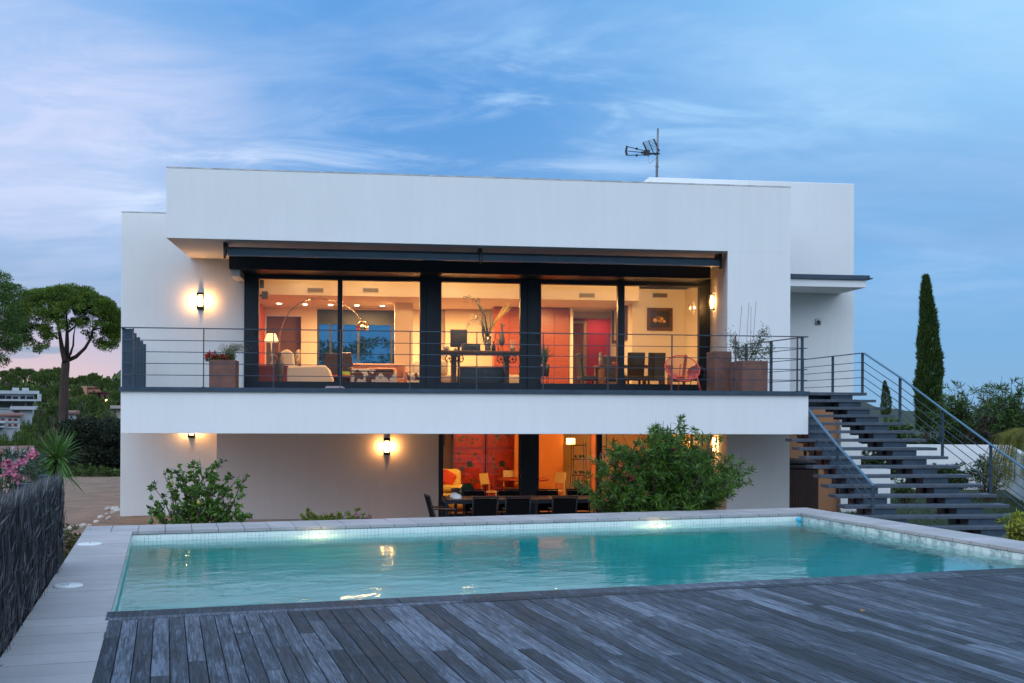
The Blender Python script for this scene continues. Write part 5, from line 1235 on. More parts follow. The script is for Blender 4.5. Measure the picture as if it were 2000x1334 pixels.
lst = [(929, VT + 1.12, 0., 'back row black garden chair beside the green pot'), (997, VT + 1.12, 0., 'back row black garden chair before the black post'), (1072, VT + 1.12, 0, 'back row black garden chair right of the black post'), (1134, VT + 1.12, 0., 'back row black garden chair next to the oleander'),
       (945, VT - .12, PI, 'front row black garden chair, leftmost of the three facing the house'), (1008, VT - .12, PI, 'front row black garden chair in the middle of the three facing the house'), (1098, VT - .12, PI, 'front row black garden chair, rightmost of the three facing the house'), (865, VT + .15, PI / 2 + .15, 'black garden chair at the left head of the table, seen in profile')]
for px, v, rz, lab in lst:
    o = g0 if first else copy_tree(g0); first = False; o.scale = (.86, .9, .89); o['label'] = lab; o.location = H.w(H.b(px, 980, v)[0], v, TZ); o.rotation_euler = (0, 0, H.a + rz)
for i, (px, v, lab) in enumerate(((888, VT + .55, 'farther of two small white domes on the garden table'), (893.5, VT + .22, 'nearer of two small white domes on the garden table'))):
    m = MB(); m.lathe([(.085, 0), (.088, .02), (.075, .06), (.045, .09), (0, .10)], n=22); solo('white_dome', m, M('white_ceramic', (.7, .7, .72), .4), lab, 'dome', H, (H.b(px, 970, v)[0], v, TZ + ht + .004), 'white domes on the table')
m = MB(); m.lathe([(.10, 0), (.15, .06), (.17, .18), (.15, .28), (.10, .32), (.11, .36), (.10, .36), (.09, .31)], n=22); gpt = solo('green_pot', m, M('green_glaze', (.03, .07, .035), .2, var=(5, .4)), 'glossy dark green glazed pot on a stand behind the garden table', 'pot', H, (H.b(912, 970, 22.2)[0], 22.2, TZ + .55))
m = MB(); m.box(-.17, .17, -.17, .17, .51, .548); m.box(-.03, .03, -.03, .03, .03, .509); m.box(-.15, .15, -.15, .15, 0, .029); solo('pot_stand', m, M('green_stand', (.05, .10, .08), .5), 'green stand carrying the glazed pot', 'stand', H, (H.b(912, 970, 22.2)[0], 22.2, TZ))
m = MB(); m.lathe([(.07, 0), (.10, .14), (.105, .16), (.09, .16)], n=16); solo('clay_pot', m, TC, 'small clay pot left of the glazed green pot', 'pot', H, (H.b(890, 970, 23.0)[0], 23.0, TZ + .60)); m = MB(); m.box(-.15, .15, -.15, .15, .56, .598); m.box(-.03, .03, -.03, .03, 0, .559); solo('plant_stand', m, BLACKM, 'narrow black stand under the small clay pot', 'stand', H, (H.b(890, 970, 23.0)[0], 23.0, TZ))
# hot tub and its cover under the wing
tb = Thing('hot_tub', 'brown timber clad hot tub with black cover beside the staircase', 'hot tub', H, (9.0, 23.0, TZ))
zt_ = H.b(1570, 905, 22.1)[2] - TZ; ua, ub = H.b(1546, 905, 22.1)[0] - 9.0, H.b(1599, 905, 22.1)[0] - 9.0
m = MB(); n = 14
for k in range(n): a = ua - .3 + (ub - ua + .3) * k / n; m.box(a + .003, a + (ub - ua + .3) / n - .003, -.9, -.87, .02, zt_ - .13)
m.box(ua - .3, ub, -.869, .9, .0, zt_ - .13); m.build('body', M('dark_cladding', (.05, .02, .014), .5, var=(6, .4)), tb.o); m = MB(); m.rbox(ua - .32, ub + .02, -.92, .92, zt_ - .128, zt_ - .03, .02); m.rbox(ua - .32, ub + .01, -.91, .91, zt_ - .029, zt_ + .05, .03); m.build('cover', M('black_vinyl', (.012, .012, .014), .5), tb.o)
dcq = Thing('deck_chair', 'reddish folding deck chair lying low beside the hot tub', 'chair', H, (H.b(1575, 985, 20.6)[0], 20.6, TZ))
m = MB(); m.hexa([(-.3, -.3, .22), (.4, -.3, .24), (.4, .3, .24), (-.3, .3, .22), (-.3, -.3, .27), (.4, -.3, .29), (.4, .3, .29), (-.3, .3, .27)]); m.build('seat', M('rust_cloth', (.35, .10, .05), .8), dcq.o, bevel=.02)
m = MB(); m.hexa([(-.32, -.3, .24), (-.28, -.3, .24), (-.28, .3, .24), (-.32, .3, .24), (-.66, -.3, .38), (-.62, -.3, .36), (-.62, .3, .36), (-.66, .3, .38)]); m.build('backrest', MATS['rust_cloth'], dcq.o)
for y in (-.32, .32):
    m = MB(); m.bar((-.5, y, 0), (.3, y, .30), .025, .03, (0, 0, 1)); m.build('leg', WALN, dcq.o); m = MB(); m.bar((.4, y, 0), (-.4, y, .40), .025, .03); m.build('leg', WALN, dcq.o)

# ------------------------------------------------------------------ planting
def leafmat(name, col, amt=.45, trans=.3, rough=.5, col2=None): return M(name, col, rough, leaf=amt, trans=trans, col2=col2)
def wp(px, py, d):
    """world point on a pixel's line of sight at depth d in front of the camera"""
    x, y, z = ray(px, py); return Vector((x * d, d, CZ + z * d))
def shrub(name, lab, base, stems, mat, stemmat, ll, lw, per, spread, group=None, cat='shrub', whorl=False, droop=0., up=.5):
    """branching shrub: stems rise from the base, twigs fork off and carry leaves"""
    t = Thing(name, lab, cat, W, base, group)
    m = MB(); C = []; D = []
    for (tip, r) in stems:
        tip = Vector(tip); b = Vector((random.gauss(0, .05), random.gauss(0, .05), 0)); mid = b.lerp(tip, .5) + Vector((random.gauss(0, .06), random.gauss(0, .06), tip.z * .08))
        pts = [b, b.lerp(mid, .5), mid, mid.lerp(tip, .5) + Vector((random.gauss(0, .03), random.gauss(0, .03), .02)), tip]
        m.tube(pts, [r, r * .85, r * .65, r * .45, r * .2], 5, False)
        nt_ = int(per[0])
        for k in range(nt_):
            f = random.uniform(.35, 1.); i = min(3, int(f * 4)); p = pts[i].lerp(pts[i + 1], f * 4 - i); q = p + Vector((random.gauss(0, spread), random.gauss(0, spread), abs(random.gauss(spread * .5, spread * .5))))
            m.tube([p, p.lerp(q, .5) + Vector((0, 0, -.01)), q], [r * .3, r * .22, r * .12], 4, False)
            ax = (q - p).normalized() if (q - p).length > 1e-5 else Vector((0, 0, 1))
            for j in range(int(per[1])):
                g = random.random() ** .6; c = p.lerp(q, g) ; 
                dd = Vector((random.gauss(0, 1), random.gauss(0, 1), random.gauss(0, 1))).normalized() + ax * up
                C.append(tuple(c)); D.append(tuple(dd))
    m.build('stem', stemmat, t.o)
    C = np.array(C); D = np.array(D); n = len(C); V, Fi = blades(C, D, ll * rng.uniform(.65, 1.2, n), lw * rng.uniform(.7, 1.15, n), droop)
    m = MB(); m.arr(V, Fi); m.build('leaves', mat, t.o)
    return t
def stems_for(w, h, d, n, r, lean=1.):
    out = []
    for k in range(n):
        a = random.uniform(0, 2 * PI); q = math.sqrt(random.random()); x = math.cos(a) * q * w; y = math.sin(a) * q * d; z = h * (1 - .45 * q * q * lean) * random.uniform(.72, 1.0)
        out.append(((x, y, z), r * random.uniform(.6, 1.1)))
    return out
LEM = leafmat('lemon_leaf', (.075, .17, .014), .6, .3, .35, col2=(.018, .045, .008))
d = 16.6; b = wp(388, 1026, d); b.z = GZ
def px_of(p_, base):   # offset from the base of a point
    return tuple(Vector(p_) - Vector(base))
tips = [(320, 925), (335, 915), (355, 920), (376, 905), (390, 897), (404, 915), (420, 905), (428, 925), (446, 930), (468, 930), (478, 928), (300, 950), (298, 975), (308, 1000), (340, 960), (360, 945), (385, 950), (410, 955), (440, 955), (455, 970), (470, 990), (490, 1000), (480, 1005), (300, 1004), (330, 985), (372, 975), (400, 985), (430, 985), (450, 1000), (350, 935), (395, 930), (415, 935), (345, 1000)]
stems = [(px_of(wp(px, py, d + random.uniform(-.45, .45)), b), .018) for px, py in tips]
lt_ = shrub('lemon_tree', 'young lemon bush with glossy leaves in front of the left wall', b, stems, LEM, STEM, .075, .042, (11, 13), .085, cat='lemon tree', up=.3)
for i, (px, py, r, colr, lab) in enumerate(((295, 1018, .042, (.09, .17, .03), 'green lemon hanging lowest at the left of the bush'), (295, 972, .034, (.07, .14, .03), 'green lemon on the left side of the bush'), (336, 944, .03, (.35, .30, .04), 'yellowing lemon high in the bush'), (388, 982, .03, (.38, .30, .04), 'yellowing lemon in the middle of the bush'), (466, 972, .032, (.05, .12, .02), 'green lemon on the right side of the bush'))):
    m = MB(); p = wp(px, py, d - .3); m.lathe([(0, -r * 1.15), (r * .5, -r * .95), (r * .95, -.25 * r), (r * .95, .3 * r), (r * .5, r), (.006, r * 1.3), (.004, r * 2.2)], n=14); solo('lemon', m, M('lemon_skin%d' % i, colr, .45, bump=(60, .2)), lab, 'lemon', W, tuple(p), 'lemons on the bush')
# big oleander before the lower glazing
OLE = leafmat('oleander_leaf', (.080, .165, .016), .65, .3, .42, col2=(.022, .06, .008))
d = 18.3; b = wp(1297, 1003, d); b.z = GZ
outl = [(1146, 975), (1142, 950), (1150, 925), (1165, 905), (1178, 888), (1195, 870), (1205, 858), (1215, 848), (1250, 845), (1275, 838), (1296, 822), (1310, 825), (1322, 832), (1345, 845), (1365, 850), (1378, 848), (1392, 865), (1408, 885), (1425, 892), (1440, 905), (1458, 915), (1450, 935), (1435, 950), (1410, 960), (1395, 985), (1160, 990)]
stems = []
for px, py in outl: stems.append((px_of(wp(px, py, d + random.uniform(-.5, .5)), b), .016))
for k in range(150):
    i = random.randrange(len(outl)); f = random.random() ** .55; px = 1300 + (outl[i][0] - 1300) * f * .95; py = 985 + (outl[i][1] - 985) * (f * .95) 
    stems.append((px_of(wp(px, min(py, 990), d + random.uniform(-.9, .7)), b), .014))
ol = shrub('oleander', 'large dense oleander bush with narrow leaves and a few dark red flowers', b, stems, OLE, STEM, .130, .024, (9, 26), .13, cat='oleander', up=.7, droop=.06)
def blossoms(parent, C, size, col, name, per=9):
    C = np.repeat(np.array([tuple(c) for c in C]), per, axis=0); V, Fi = blades(C + rng.normal(size=C.shape) * size * .35, rdir(len(C)), size, size * .7); m = MB(); m.arr(V, Fi); return m.build('blossoms', M(name, col, .6, leaf=.3), parent)
fl = [px_of(wp(px + random.uniform(-2, 2), py + random.uniform(-2, 2), d - .85), b) for px, py in ((1213, 912), (1218, 905), (1224, 925), (1232, 931), (1228, 937), (1222, 930), (1234, 934), (1193, 933), (1184, 976), (1220, 947), (1245, 912), (1174, 888), (1185, 882), (1319, 878), (1200, 905), (1300, 1005), (1262, 965))]
blossoms(ol.o, fl, .028, (.32, .008, .03), 'dark_rose')
# succulents behind the coping
SUC = leafmat('succulent_leaf', (.17, .21, .02), .4, .2, .5)
d = 16.9; b = wp(648, 1018, d); b.z = GZ
stems = [((random.uniform(-.5, .5), random.uniform(-.15, .15), random.uniform(.72, .90)), .010) for k in range(90)]
shrub('succulent_clump', 'low yellow green succulent clump showing over the coping', b, stems, SUC, STEM, .05, .026, (3, 18), .022, up=.8)
b2 = wp(710, 1018, d); b2.z = GZ
t = shrub('pink_sedum', 'little dark pink flowering clump beside the succulents', b2, [((random.uniform(-.12, .12), random.uniform(-.1, .1), random.uniform(.74, .88)), .008) for k in range(16)], leafmat('sedum_pink', (.25, .03, .08), .5, .1), STEM, .03, .02, (3, 12), .03)
# brushwood fence at the left
HE = M('heather_brush', (.052, .058, .068), .95, leaf=.9, col2=(.012, .012, .014))
ff = Thing('brushwood_fence', 'grey brushwood screen fence running along the left coping', 'fence', P, (-1.06, 9.5, -.05))
m = ff.mb(); qe = 12.02; n = 52000
q = rng.uniform(4.0, qe, n) ; zt = P.b(116, 937, 12.0)[2]
qL, zL = 6.6, None
ztop_ = lambda qq: .0
pA = P.uu(4, 981, -1.06); pB = P.uu(112, 937, -1.06)
sl = (pB[2] - pA[2]) / (pB[1] - pA[1])
zt_f = pA[2] + (q - pA[1]) * sl
z = zt_f * (1 - rng.random(n) ** 1.2 * 1.02) 
L = rng.uniform(.16, .42, n); x = -1.06 + rng.normal(0, .022, n) + .03 * np.sin(q * 9)
D = np.stack([rng.normal(0, .06, n), rng.normal(0, .07, n), np.ones(n) * rng.choice([-1, 1], n)], 1)
z = np.minimum(z, zt_f - .02 - L * (D[:, 2] > 0) * .85)
V, Fi = blades(np.stack([x, q, z], 1), D, L, .0075); m.arr(V, Fi)
n = 2600; q = rng.uniform(4.0, qe, n); zf = pA[2] + (q - pA[1]) * sl; z = zf * rng.random(n) - .05; V, Fi = blades(np.stack([-1.03 + rng.normal(0, .015, n), q, z], 1), np.stack([rng.normal(.1, .15, n), rng.normal(0, .28, n), rng.normal(1., .4, n)], 1), rng.uniform(.08, .22, n), .011); m.mi = 1; m.arr(V, Fi)
n = 1500; q = rng.uniform(4.0, qe, n); zf = pA[2] + (q - pA[1]) * sl; V, Fi = blades(np.stack([-1.06 + rng.normal(0, .03, n), q, zf - .06], 1), np.stack([rng.normal(0, .3, n), rng.normal(0, .5, n), np.ones(n)], 1), rng.uniform(.06, .16, n), .008); m.arr(V, Fi)
m.build('brushwood', [HE, M('pale_twig', (.13, .13, .14), .9, leaf=.6)], ff.o)
m = ff.mb()
for k in range(3):
    m.tube([(-1.02, 4 + i * .5, (pA[2] + (4 + i * .5 - pA[1]) * sl) * (.93 - .33 * k)) for i in range(17)], .003, 4)
m.build('tie_wire', GALV, ff.o)
m = ff.mb(); 
NQ = 60
vs = []
for k in range(NQ + 1):
    qq = 4 + (qe - .03 - 4) * k / NQ; zz = pA[2] + (qq - pA[1]) * sl - .05 + .012 * math.sin(k * 1.7)
    vs += [(-1.085, qq, -1.0), (-1.045, qq, -1.0), (-1.045, qq, zz), (-1.085, qq, zz)]
fs = []
for k in range(NQ):
    a = k * 4; b_ = a + 4; fs += [(a + 1, b_ + 1, b_ + 2, a + 2), (a + 2, b_ + 2, b_ + 3, a + 3), (a + 3, b_ + 3, b_, a)]
fs += [(0, 1, 2, 3), (NQ * 4 + 3, NQ * 4 + 2, NQ * 4 + 1, NQ * 4)]
m.add(vs, fs); m.build('backing', M('brush_core', (.035, .035, .038), .95, var=(30, .6), bump=(70, 1.)), ff.o)
for (px, py, qq) in ((94, 930, 11.7), (56, 947, 10.2)):
    u, v, z = P.b(px, py, qq); m = ff.mb(); m.box(-1.17, -1.12, v - .025, v + .025, -1.0, z); m.box(-1.18, -1.11, v - .035, v + .035, z + .001, z + .012); m.build('post', METAL, ff.o)
# yucca
YU = leafmat('yucca_leaf', (.075, .16, .03), .4, .3, .45)
d = 14.4; b = wp(112, 985, d); b.z = GZ
t = Thing('yucca', 'spiky green yucca rosette rising behind the brushwood fence', 'yucca', W, b)
c0 = wp(112, 897, d) - b; m = MB(); m.tube([(0, 0, 0), (.02, 0, .5), tuple(c0)], [.08, .06, .05], 10); m.build('trunk', STEM, t.o)
m = MB()
for k in range(120):
    el_ = random.uniform(-.9, 1.45); a = random.uniform(0, 2 * PI); L_ = random.uniform(.34, .50); dr = Vector((math.cos(a) * math.cos(el_), math.sin(a) * math.cos(el_), math.sin(el_))); st2 = c0 + Vector((0, 0, random.uniform(-.12, .06))); sdv = dr.cross(Vector((0, 0, 1))).normalized(); w = .019
    nrm = sdv.cross(dr); bend = Vector((0, 0, -.06 * (1 if el_ < .8 else .2)))
    P_ = [st2, st2 + dr * L_ * .35, st2 + dr * L_ * .72 + bend * .4, st2 + dr * L_ + bend]
    ww = [w * .6, w, w * .75, 0.001]
    vs = []
    for p_, w_ in zip(P_, ww): vs += [p_ - sdv * w_ + nrm * w_ * .35, p_, p_ + sdv * w_ + nrm * w_ * .35]
    m.add(vs, [(i * 3 + j, i * 3 + j + 1, i * 3 + j + 4, i * 3 + j + 3) for i in range(3) for j in range(2)])
m.build('leaves', YU, t.o)
# pink oleander at the far left
d = 11.6; b = wp(10, 985, d); b.z = GZ
tips = [(8, 900), (25, 885), (40, 893), (60, 880), (72, 878), (0, 930), (20, 925), (45, 925), (64, 915), (80, 930), (-10, 890), (90, 940), (30, 950), (55, 945), (5, 960), (-8, 950)]
GOL = leafmat('grey_oleander_leaf', (.06, .10, .055), .5, .25, .45)
t = shrub('pink_oleander', 'pink flowering oleander behind the brushwood fence at the far left', b, [(px_of(wp(px + random.uniform(-6, 6), py + random.uniform(-4, 8), d + random.uniform(-.3, .3)), b), .010) for px, py in tips for _ in range(2)], GOL, STEM, .10, .018, (6, 16), .08, cat='oleander', up=.8)
blossoms(t.o, [px_of(wp(px + random.uniform(-3, 3), py + random.uniform(-3, 3), d - .2), b) for px, py in ((15, 908), (12, 904), (19, 910), (14, 914), (60, 886), (57, 890), (66, 884), (36, 905), (38, 932), (42, 930), (35, 936), (22, 928), (8, 920), (2, 905), (50, 902), (46, 925), (20, 915))], .05, (.62, .17, .28), 'pink_petal', 10)
# brown green shrub left of the coping
d = 14.2; b = wp(140, 1060, d); b.z = GZ
t = shrub('cotoneaster', 'dull brownish green shrub beyond the end of the fence beside the coping', b, stems_for(.26, 1.02, .35, 34, .010, .9), leafmat('bronze_leaf', (.075, .085, .02), .6, .2, .5, col2=(.07, .035, .015)), STEM, .05, .022, (7, 15), .06, up=.4)
# stones along the house base
sg = random.Random(5); k = 0
m = MB()
for k in range(30):
    v = sg.uniform(20.5, 26.8); u = -5.5 - sg.uniform(.0, .28) - max(0, (v - 25)) * .2; w = H.w(u, v, GZ + .10); m.ball((w.x, w.y, w.z), sg.uniform(.04, .09), 8, jit=.08, sz=.7)
o = m.build('edging_stones', M('white_stones', (.50, .45, .40), .85, leaf=.3)); o['kind'] = 'stuff'; tag(o, 'row of small pale stones along the left foot of the house', 'stones')

# ------------------------------------------------------------------ trees
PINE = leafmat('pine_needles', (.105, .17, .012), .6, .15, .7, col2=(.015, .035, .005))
PINE2 = leafmat('far_pine_needles', (.070, .115, .014), .6, .1, .8, col2=(.008, .018, .006))
DARKT = leafmat('dark_tree_leaves', (.016, .028, .010), .6, .1, .7)
BARK = M('pine_bark', (.085, .055, .042), .95, var=(3, .6), bump=(9, 1.), stretch=(1, 1, .25))
def puffs(m, ps, n, size, wid, up=.5):
    """foliage clumps: needles on the outside of many small uneven pads"""
    C = []; D = []
    tot = sum(p[3] ** 2 for p in ps)
    for (x, y, z, r) in ps:
        k = max(6, int(n * r * r / tot)); d = rdir(k, .25); rad = r * (rng.random(k) ** .35)
        c = np.stack([x + d[:, 0] * rad, y + d[:, 1] * rad, z + d[:, 2] * rad * .62], 1); C.append(c); D.append(d + rng.normal(size=d.shape) * .5 + np.array([0, 0, up]))
    C = np.concatenate(C); D = np.concatenate(D); V, Fi = blades(C, D, size * rng.uniform(.6, 1.3, len(C)), wid * rng.uniform(.7, 1.3, len(C))); m.arr(V, Fi)
# the big umbrella pine
d = 60.; base = wp(124, 838, d); base.z = float(ground_z(base.x, base.y)) 
t = Thing('umbrella_pine', 'tall umbrella pine with forked trunk and broad crown left of the house', 'pine tree', W, base)
def q_(px, py, dd=0.): return wp(px, py, d + dd) - base
m = MB(); m.tube([(0, 0, -.5), q_(124, 830), q_(125, 780), q_(126, 740), q_(128, 712), q_(129, 700)], [.30, .26, .24, .22, .22, .18], 12)
limbs = [([(127, 706), (121, 680), (117, 655), (112, 625), (100, 600)], .16), ([(129, 702), (131, 670), (131, 640), (129, 600)], .15), ([(130, 702), (138, 690), (143, 675), (144, 655), (150, 620)], .09), ([(131, 704), (148, 697), (166, 680), (178, 660), (182, 642), (205, 625)], .13),
         ([(113, 662), (98, 648), (80, 640), (60, 632)], .07), ([(131, 650), (150, 635), (178, 615)], .07), ([(116, 640), (105, 620), (95, 605)], .06), ([(182, 645), (198, 640), (214, 640)], .05)]
for pts, r in limbs: m.tube([q_(*p, random.uniform(-.3, .3)) for p in pts], [r * (1 - .75 * i / (len(pts) - 1)) for i in range(len(pts))], 8)
m.build('trunk', BARK, t.o)
outline = [(52, 590, 1), (60, 570), (75, 560), (95, 558), (118, 557), (140, 560), (160, 562), (178, 568), (195, 580), (212, 588), (226, 600), (232, 618), (228, 640), (215, 655), (200, 668), (185, 672)]
ps = []
prof = [(18, 612, 650), (35, 595, 672), (50, 573, 686), (70, 560, 686), (90, 556, 680), (110, 555, 660), (130, 556, 640), (150, 558, 640), (170, 562, 655), (190, 573, 684), (208, 583, 688), (222, 596, 680), (231, 610, 655)]
for i in range(330):
    k = random.randrange(len(prof) - 1); f = random.random(); px = prof[k][0] + (prof[k + 1][0] - prof[k][0]) * f; t0 = prof[k][1] + (prof[k + 1][1] - prof[k][1]) * f; b0 = prof[k][2] + (prof[k + 1][2] - prof[k][2]) * f
    g = random.random() ** 1.25; py = t0 + 8 + (b0 - t0 - 8) * g; e = 1 - abs((px - 126) / 112) ** 2
    r = random.uniform(.24, .52) * (1 - .45 * g) ; c = q_(px, py, random.uniform(-2.6, 2.6) * max(.2, e)); ps.append((c.x, c.y, c.z, r))
m = MB(); puffs(m, ps, 90000, .12, .038); m.build('crown', PINE, t.o)
# neighbour pine cut by the left edge of the picture
d = 42.; base = wp(-45, 838, d); base.z = float(ground_z(base.x, base.y))
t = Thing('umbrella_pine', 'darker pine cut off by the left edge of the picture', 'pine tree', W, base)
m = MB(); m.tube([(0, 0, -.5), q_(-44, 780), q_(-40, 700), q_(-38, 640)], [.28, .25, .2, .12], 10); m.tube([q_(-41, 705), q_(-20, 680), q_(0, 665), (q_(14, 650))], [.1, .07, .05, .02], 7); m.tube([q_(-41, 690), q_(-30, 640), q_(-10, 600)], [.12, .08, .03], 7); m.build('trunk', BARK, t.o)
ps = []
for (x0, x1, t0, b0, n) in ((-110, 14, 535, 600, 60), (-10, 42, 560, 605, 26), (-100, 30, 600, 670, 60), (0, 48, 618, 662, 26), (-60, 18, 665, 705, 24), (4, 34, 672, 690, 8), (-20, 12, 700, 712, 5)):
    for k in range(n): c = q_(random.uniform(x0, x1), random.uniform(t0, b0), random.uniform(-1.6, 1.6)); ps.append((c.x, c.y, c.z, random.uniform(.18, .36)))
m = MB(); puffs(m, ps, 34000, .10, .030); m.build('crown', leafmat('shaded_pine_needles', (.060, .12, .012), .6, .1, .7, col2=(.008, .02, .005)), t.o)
# dark round tree in the yard corner behind the yucca
d = 43.; base = wp(190, 930, d); base.z = float(ground_z(base.x, base.y))
t = Thing('dark_tree', 'dark dense tree at the far corner of the sandy yard', 'tree', W, base)
m = MB(); 
for (x, dx) in ((0, -.5), (.2, .3), (-.1, .9)): m.tube([(x * .5, 0, -.3), (x + dx * .4, 0, .7), (x + dx, 0, 1.5), (x + dx * 1.6, .2, 2.0)], [.12, .10, .08, .03], 7)
m.build('trunk', BARK, t.o); ps = []
for k in range(150):
    c = q_(random.uniform(128, 262), random.uniform(826, 912), random.uniform(-1.4, 1.4)); ps.append((c.x, c.y, c.z, random.uniform(.2, .4)))
m = MB(); puffs(m, ps, 22000, .11, .06, .1); m.build('crown', DARKT, t.o)
# low hedge plants along the yard's far edge
d = 37.5
for i, (px, w, hh, lab) in enumerate(((172, 1.0, .55, 'low bright green shrub at the far edge of the sandy yard'), (215, .9, .45, 'small green shrub at the far edge of the yard close to the house'))):
    b = wp(px, 935, d); b.z = GZ; shrub('low_shrub', lab, b, stems_for(w, hh, .3, 18, .012), PINE2, STEM, .07, .04, (4, 12), .08)

# far trees of the slope: three kinds, each with its own trunk and crown, copied
def far_tree(kind):
    t = Thing('umbrella_pine' if kind == 0 else ('round_tree' if kind == 1 else 'palm'), '', 'tree', W, (0, 0, 0))
    m = MB(); rq = random.Random(20 + kind)
    if kind == 0:
        m.tube([(0, 0, -1), (.1, 0, 3), (0, 0, 5.2)], [.28, .22, .16], 7)
        for a in range(5): m.tube([(0, 0, 4.4 + .2 * a), (1.3 * math.cos(a * 1.26), 1.3 * math.sin(a * 1.26), 5.9), (2.3 * math.cos(a * 1.26), 2.3 * math.sin(a * 1.26), 6.7)], [.12, .09, .04], 5)
        m.build('trunk', BARK, t.o); ps = []
        for k in range(60):
            a = rq.uniform(0, 2 * PI); q = math.sqrt(rq.random()) * 3.0; ps.append((q * math.cos(a), q * math.sin(a), 7.7 - .11 * q * q + rq.uniform(-.75, .1), rq.uniform(.45, .8)))
        m = MB(); puffs(m, ps, 7000, .26, .12)
        m.build('crown', PINE2, t.o)
    elif kind == 1:
        m.tube([(0, 0, -1), (0, 0, 1.5), (.2, 0, 3.5)], [.25, .2, .1], 7); m.build('trunk', BARK, t.o); ps = []
        for k in range(70):
            v = Vector((rq.gauss(0, 1), rq.gauss(0, 1), rq.gauss(0, 1))).normalized() * (rq.random() ** .4); ps.append((v.x * 2.4, v.y * 2.4, 3.3 + v.z * 2.3, rq.uniform(.5, .9)))
        m = MB(); puffs(m, ps, 7000, .26, .14); m.build('crown', PINE2, t.o)
    else:
        m.tube([(0, 0, -1), (.1, 0, 2.5), (0, 0, 4.5)], [.28, .25, .3], 8); m.build('trunk', BARK, t.o); m = MB()
        for k in range(46):
            a = rq.uniform(0, 2 * PI); e = rq.uniform(-.6, 1.3); L_ = rq.uniform(1.8, 2.4); dr = Vector((math.cos(a) * math.cos(e), math.sin(a) * math.cos(e), math.sin(e))); c = Vector((0, 0, 4.6)); sdv = dr.cross(Vector((0, 0, 1))).normalized()
            P_ = [c, c + dr * L_ * .5, c + dr * L_ * .85 + Vector((0, 0, -.25)), c + dr * L_ + Vector((0, 0, -.7))]
            for i in range(3):
                p, q = P_[i], P_[i + 1]
                for s3 in (-1, 1):
                    for g in range(6):
                        o1 = p.lerp(q, g / 6); tip = o1 + sdv * s3 * .38 + dr * .3 + Vector((0, 0, -.15)); m.add([o1, o1 + dr * .07, tip], [(0, 1, 2)])
        m.build('crown', leafmat('palm_leaf', (.05, .065, .025), .5, .1), t.o)
    return t.o
protos = [far_tree(k) for k in range(3)]; used = [False] * 3
LABS = [('far umbrella pine with flat green crown on the wooded slope', 'umbrella pines on the slope'), ('round leafy tree among the houses of the wooded slope', 'round trees on the slope'), ('bushy far palm among the trees of the slope', 'palms on the slope')]
rq = random.Random(42)
def place(kind, px, ptop, wpx, d, label=None, group=None, sz=None):
    """crown top at a pixel, crown width in pixels"""
    w = wpx / F * d; s = w / (6.8, 5.6, 4.2)[kind]; p = wp(px, ptop, d); gz = float(ground_z(p.x, p.y)); H0 = (8.0, 6.1, 6.2)[kind]
    zs = max((p.z - gz) / H0, s * .45)
    o = protos[kind] if not used[kind] else copy_tree(protos[kind]); used[kind] = True
    o['label'] = label or LABS[kind][0]; o['group'] = group or LABS[kind][1]
    o.location = (p.x, p.y, p.z - H0 * zs); o.rotation_euler = (0, 0, rq.uniform(0, 6.28)); o.scale = (s, s, zs)
far_list = ((0, 5, 723, 40, 190), (0, 34, 717, 34, 185), (0, 58, 720, 38, 190), (0, 90, 720, 42, 180), (0, 112, 717, 30, 186), (0, 100, 728, 46, 175), (0, 75, 727, 36, 172), (0, 20, 730, 30, 178), (0, 160, 733, 30, 190), (0, 183, 728, 30, 186), (0, 140, 737, 26, 192), (0, 204, 738, 34, 160), (0, 225, 745, 30, 178), (0, 118, 748, 44, 150), (0, 84, 755, 40, 140),
                           (0, 150, 752, 30, 145), (1, 48, 745, 34, 182), (1, 10, 748, 36, 184), (0, 230, 760, 34, 150), (1, 108, 770, 48, 130), (1, 80, 790, 34, 126), (1, 150, 770, 50, 128), (0, 176, 770, 56, 118), (0, 130, 775, 40, 122), (1, 215, 775, 40, 130), (2, 116, 785, 30, 104), (2, 162, 785, 34, 100), (1, 198, 790, 44, 110),
                           (1, 60, 820, 40, 100), (1, 90, 805, 36, 104), (2, 100, 808, 32, 92), (0, 180, 808, 50, 100), (0, 218, 812, 46, 96), (1, 222, 795, 30, 112), (1, 48, 832, 50, 90), (1, 100, 830, 50, 84), (2, 76, 795, 26, 102), (1, 15, 846, 46, 86), (1, 75, 845, 60, 80), (1, 150, 820, 40, 90), (2, 210, 800, 26, 94),
                           (1, -5, 838, 50, 96), (1, 90, 868, 60, 70), (1, 118, 850, 50, 72), (1, 150, 842, 56, 68), (1, -12, 868, 40, 74), (1, 95, 900, 50, 62), (1, 40, 915, 60, 58), (1, 205, 905, 30, 56), (1, 4, 836, 44, 92), (1, 30, 835, 44, 93), (1, 52, 812, 30, 98), (1, 68, 800, 26, 108))
ORD = ['leftmost', 'second', 'third', 'fourth', 'fifth', 'sixth', 'seventh', 'eighth', 'ninth', 'tenth', 'eleventh', 'twelfth', 'thirteenth', 'fourteenth']
def zone(k, py): return (k, 0 if py < 740 else (1 if py < 768 else (2 if py < 800 else (3 if py < 840 else 4))))
ZN = ['along the skyline of the far slope', 'just below the skyline of the slope', 'halfway down the slope among the villas', 'low on the slope by the white house', 'at the foot of the slope behind the yucca']
KN = ['umbrella pine', 'round leafy tree', 'bushy palm']
zl = {}
for e in sorted(far_list, key=lambda e: e[1]): zl.setdefault(zone(e[0], e[2]), []).append(e)
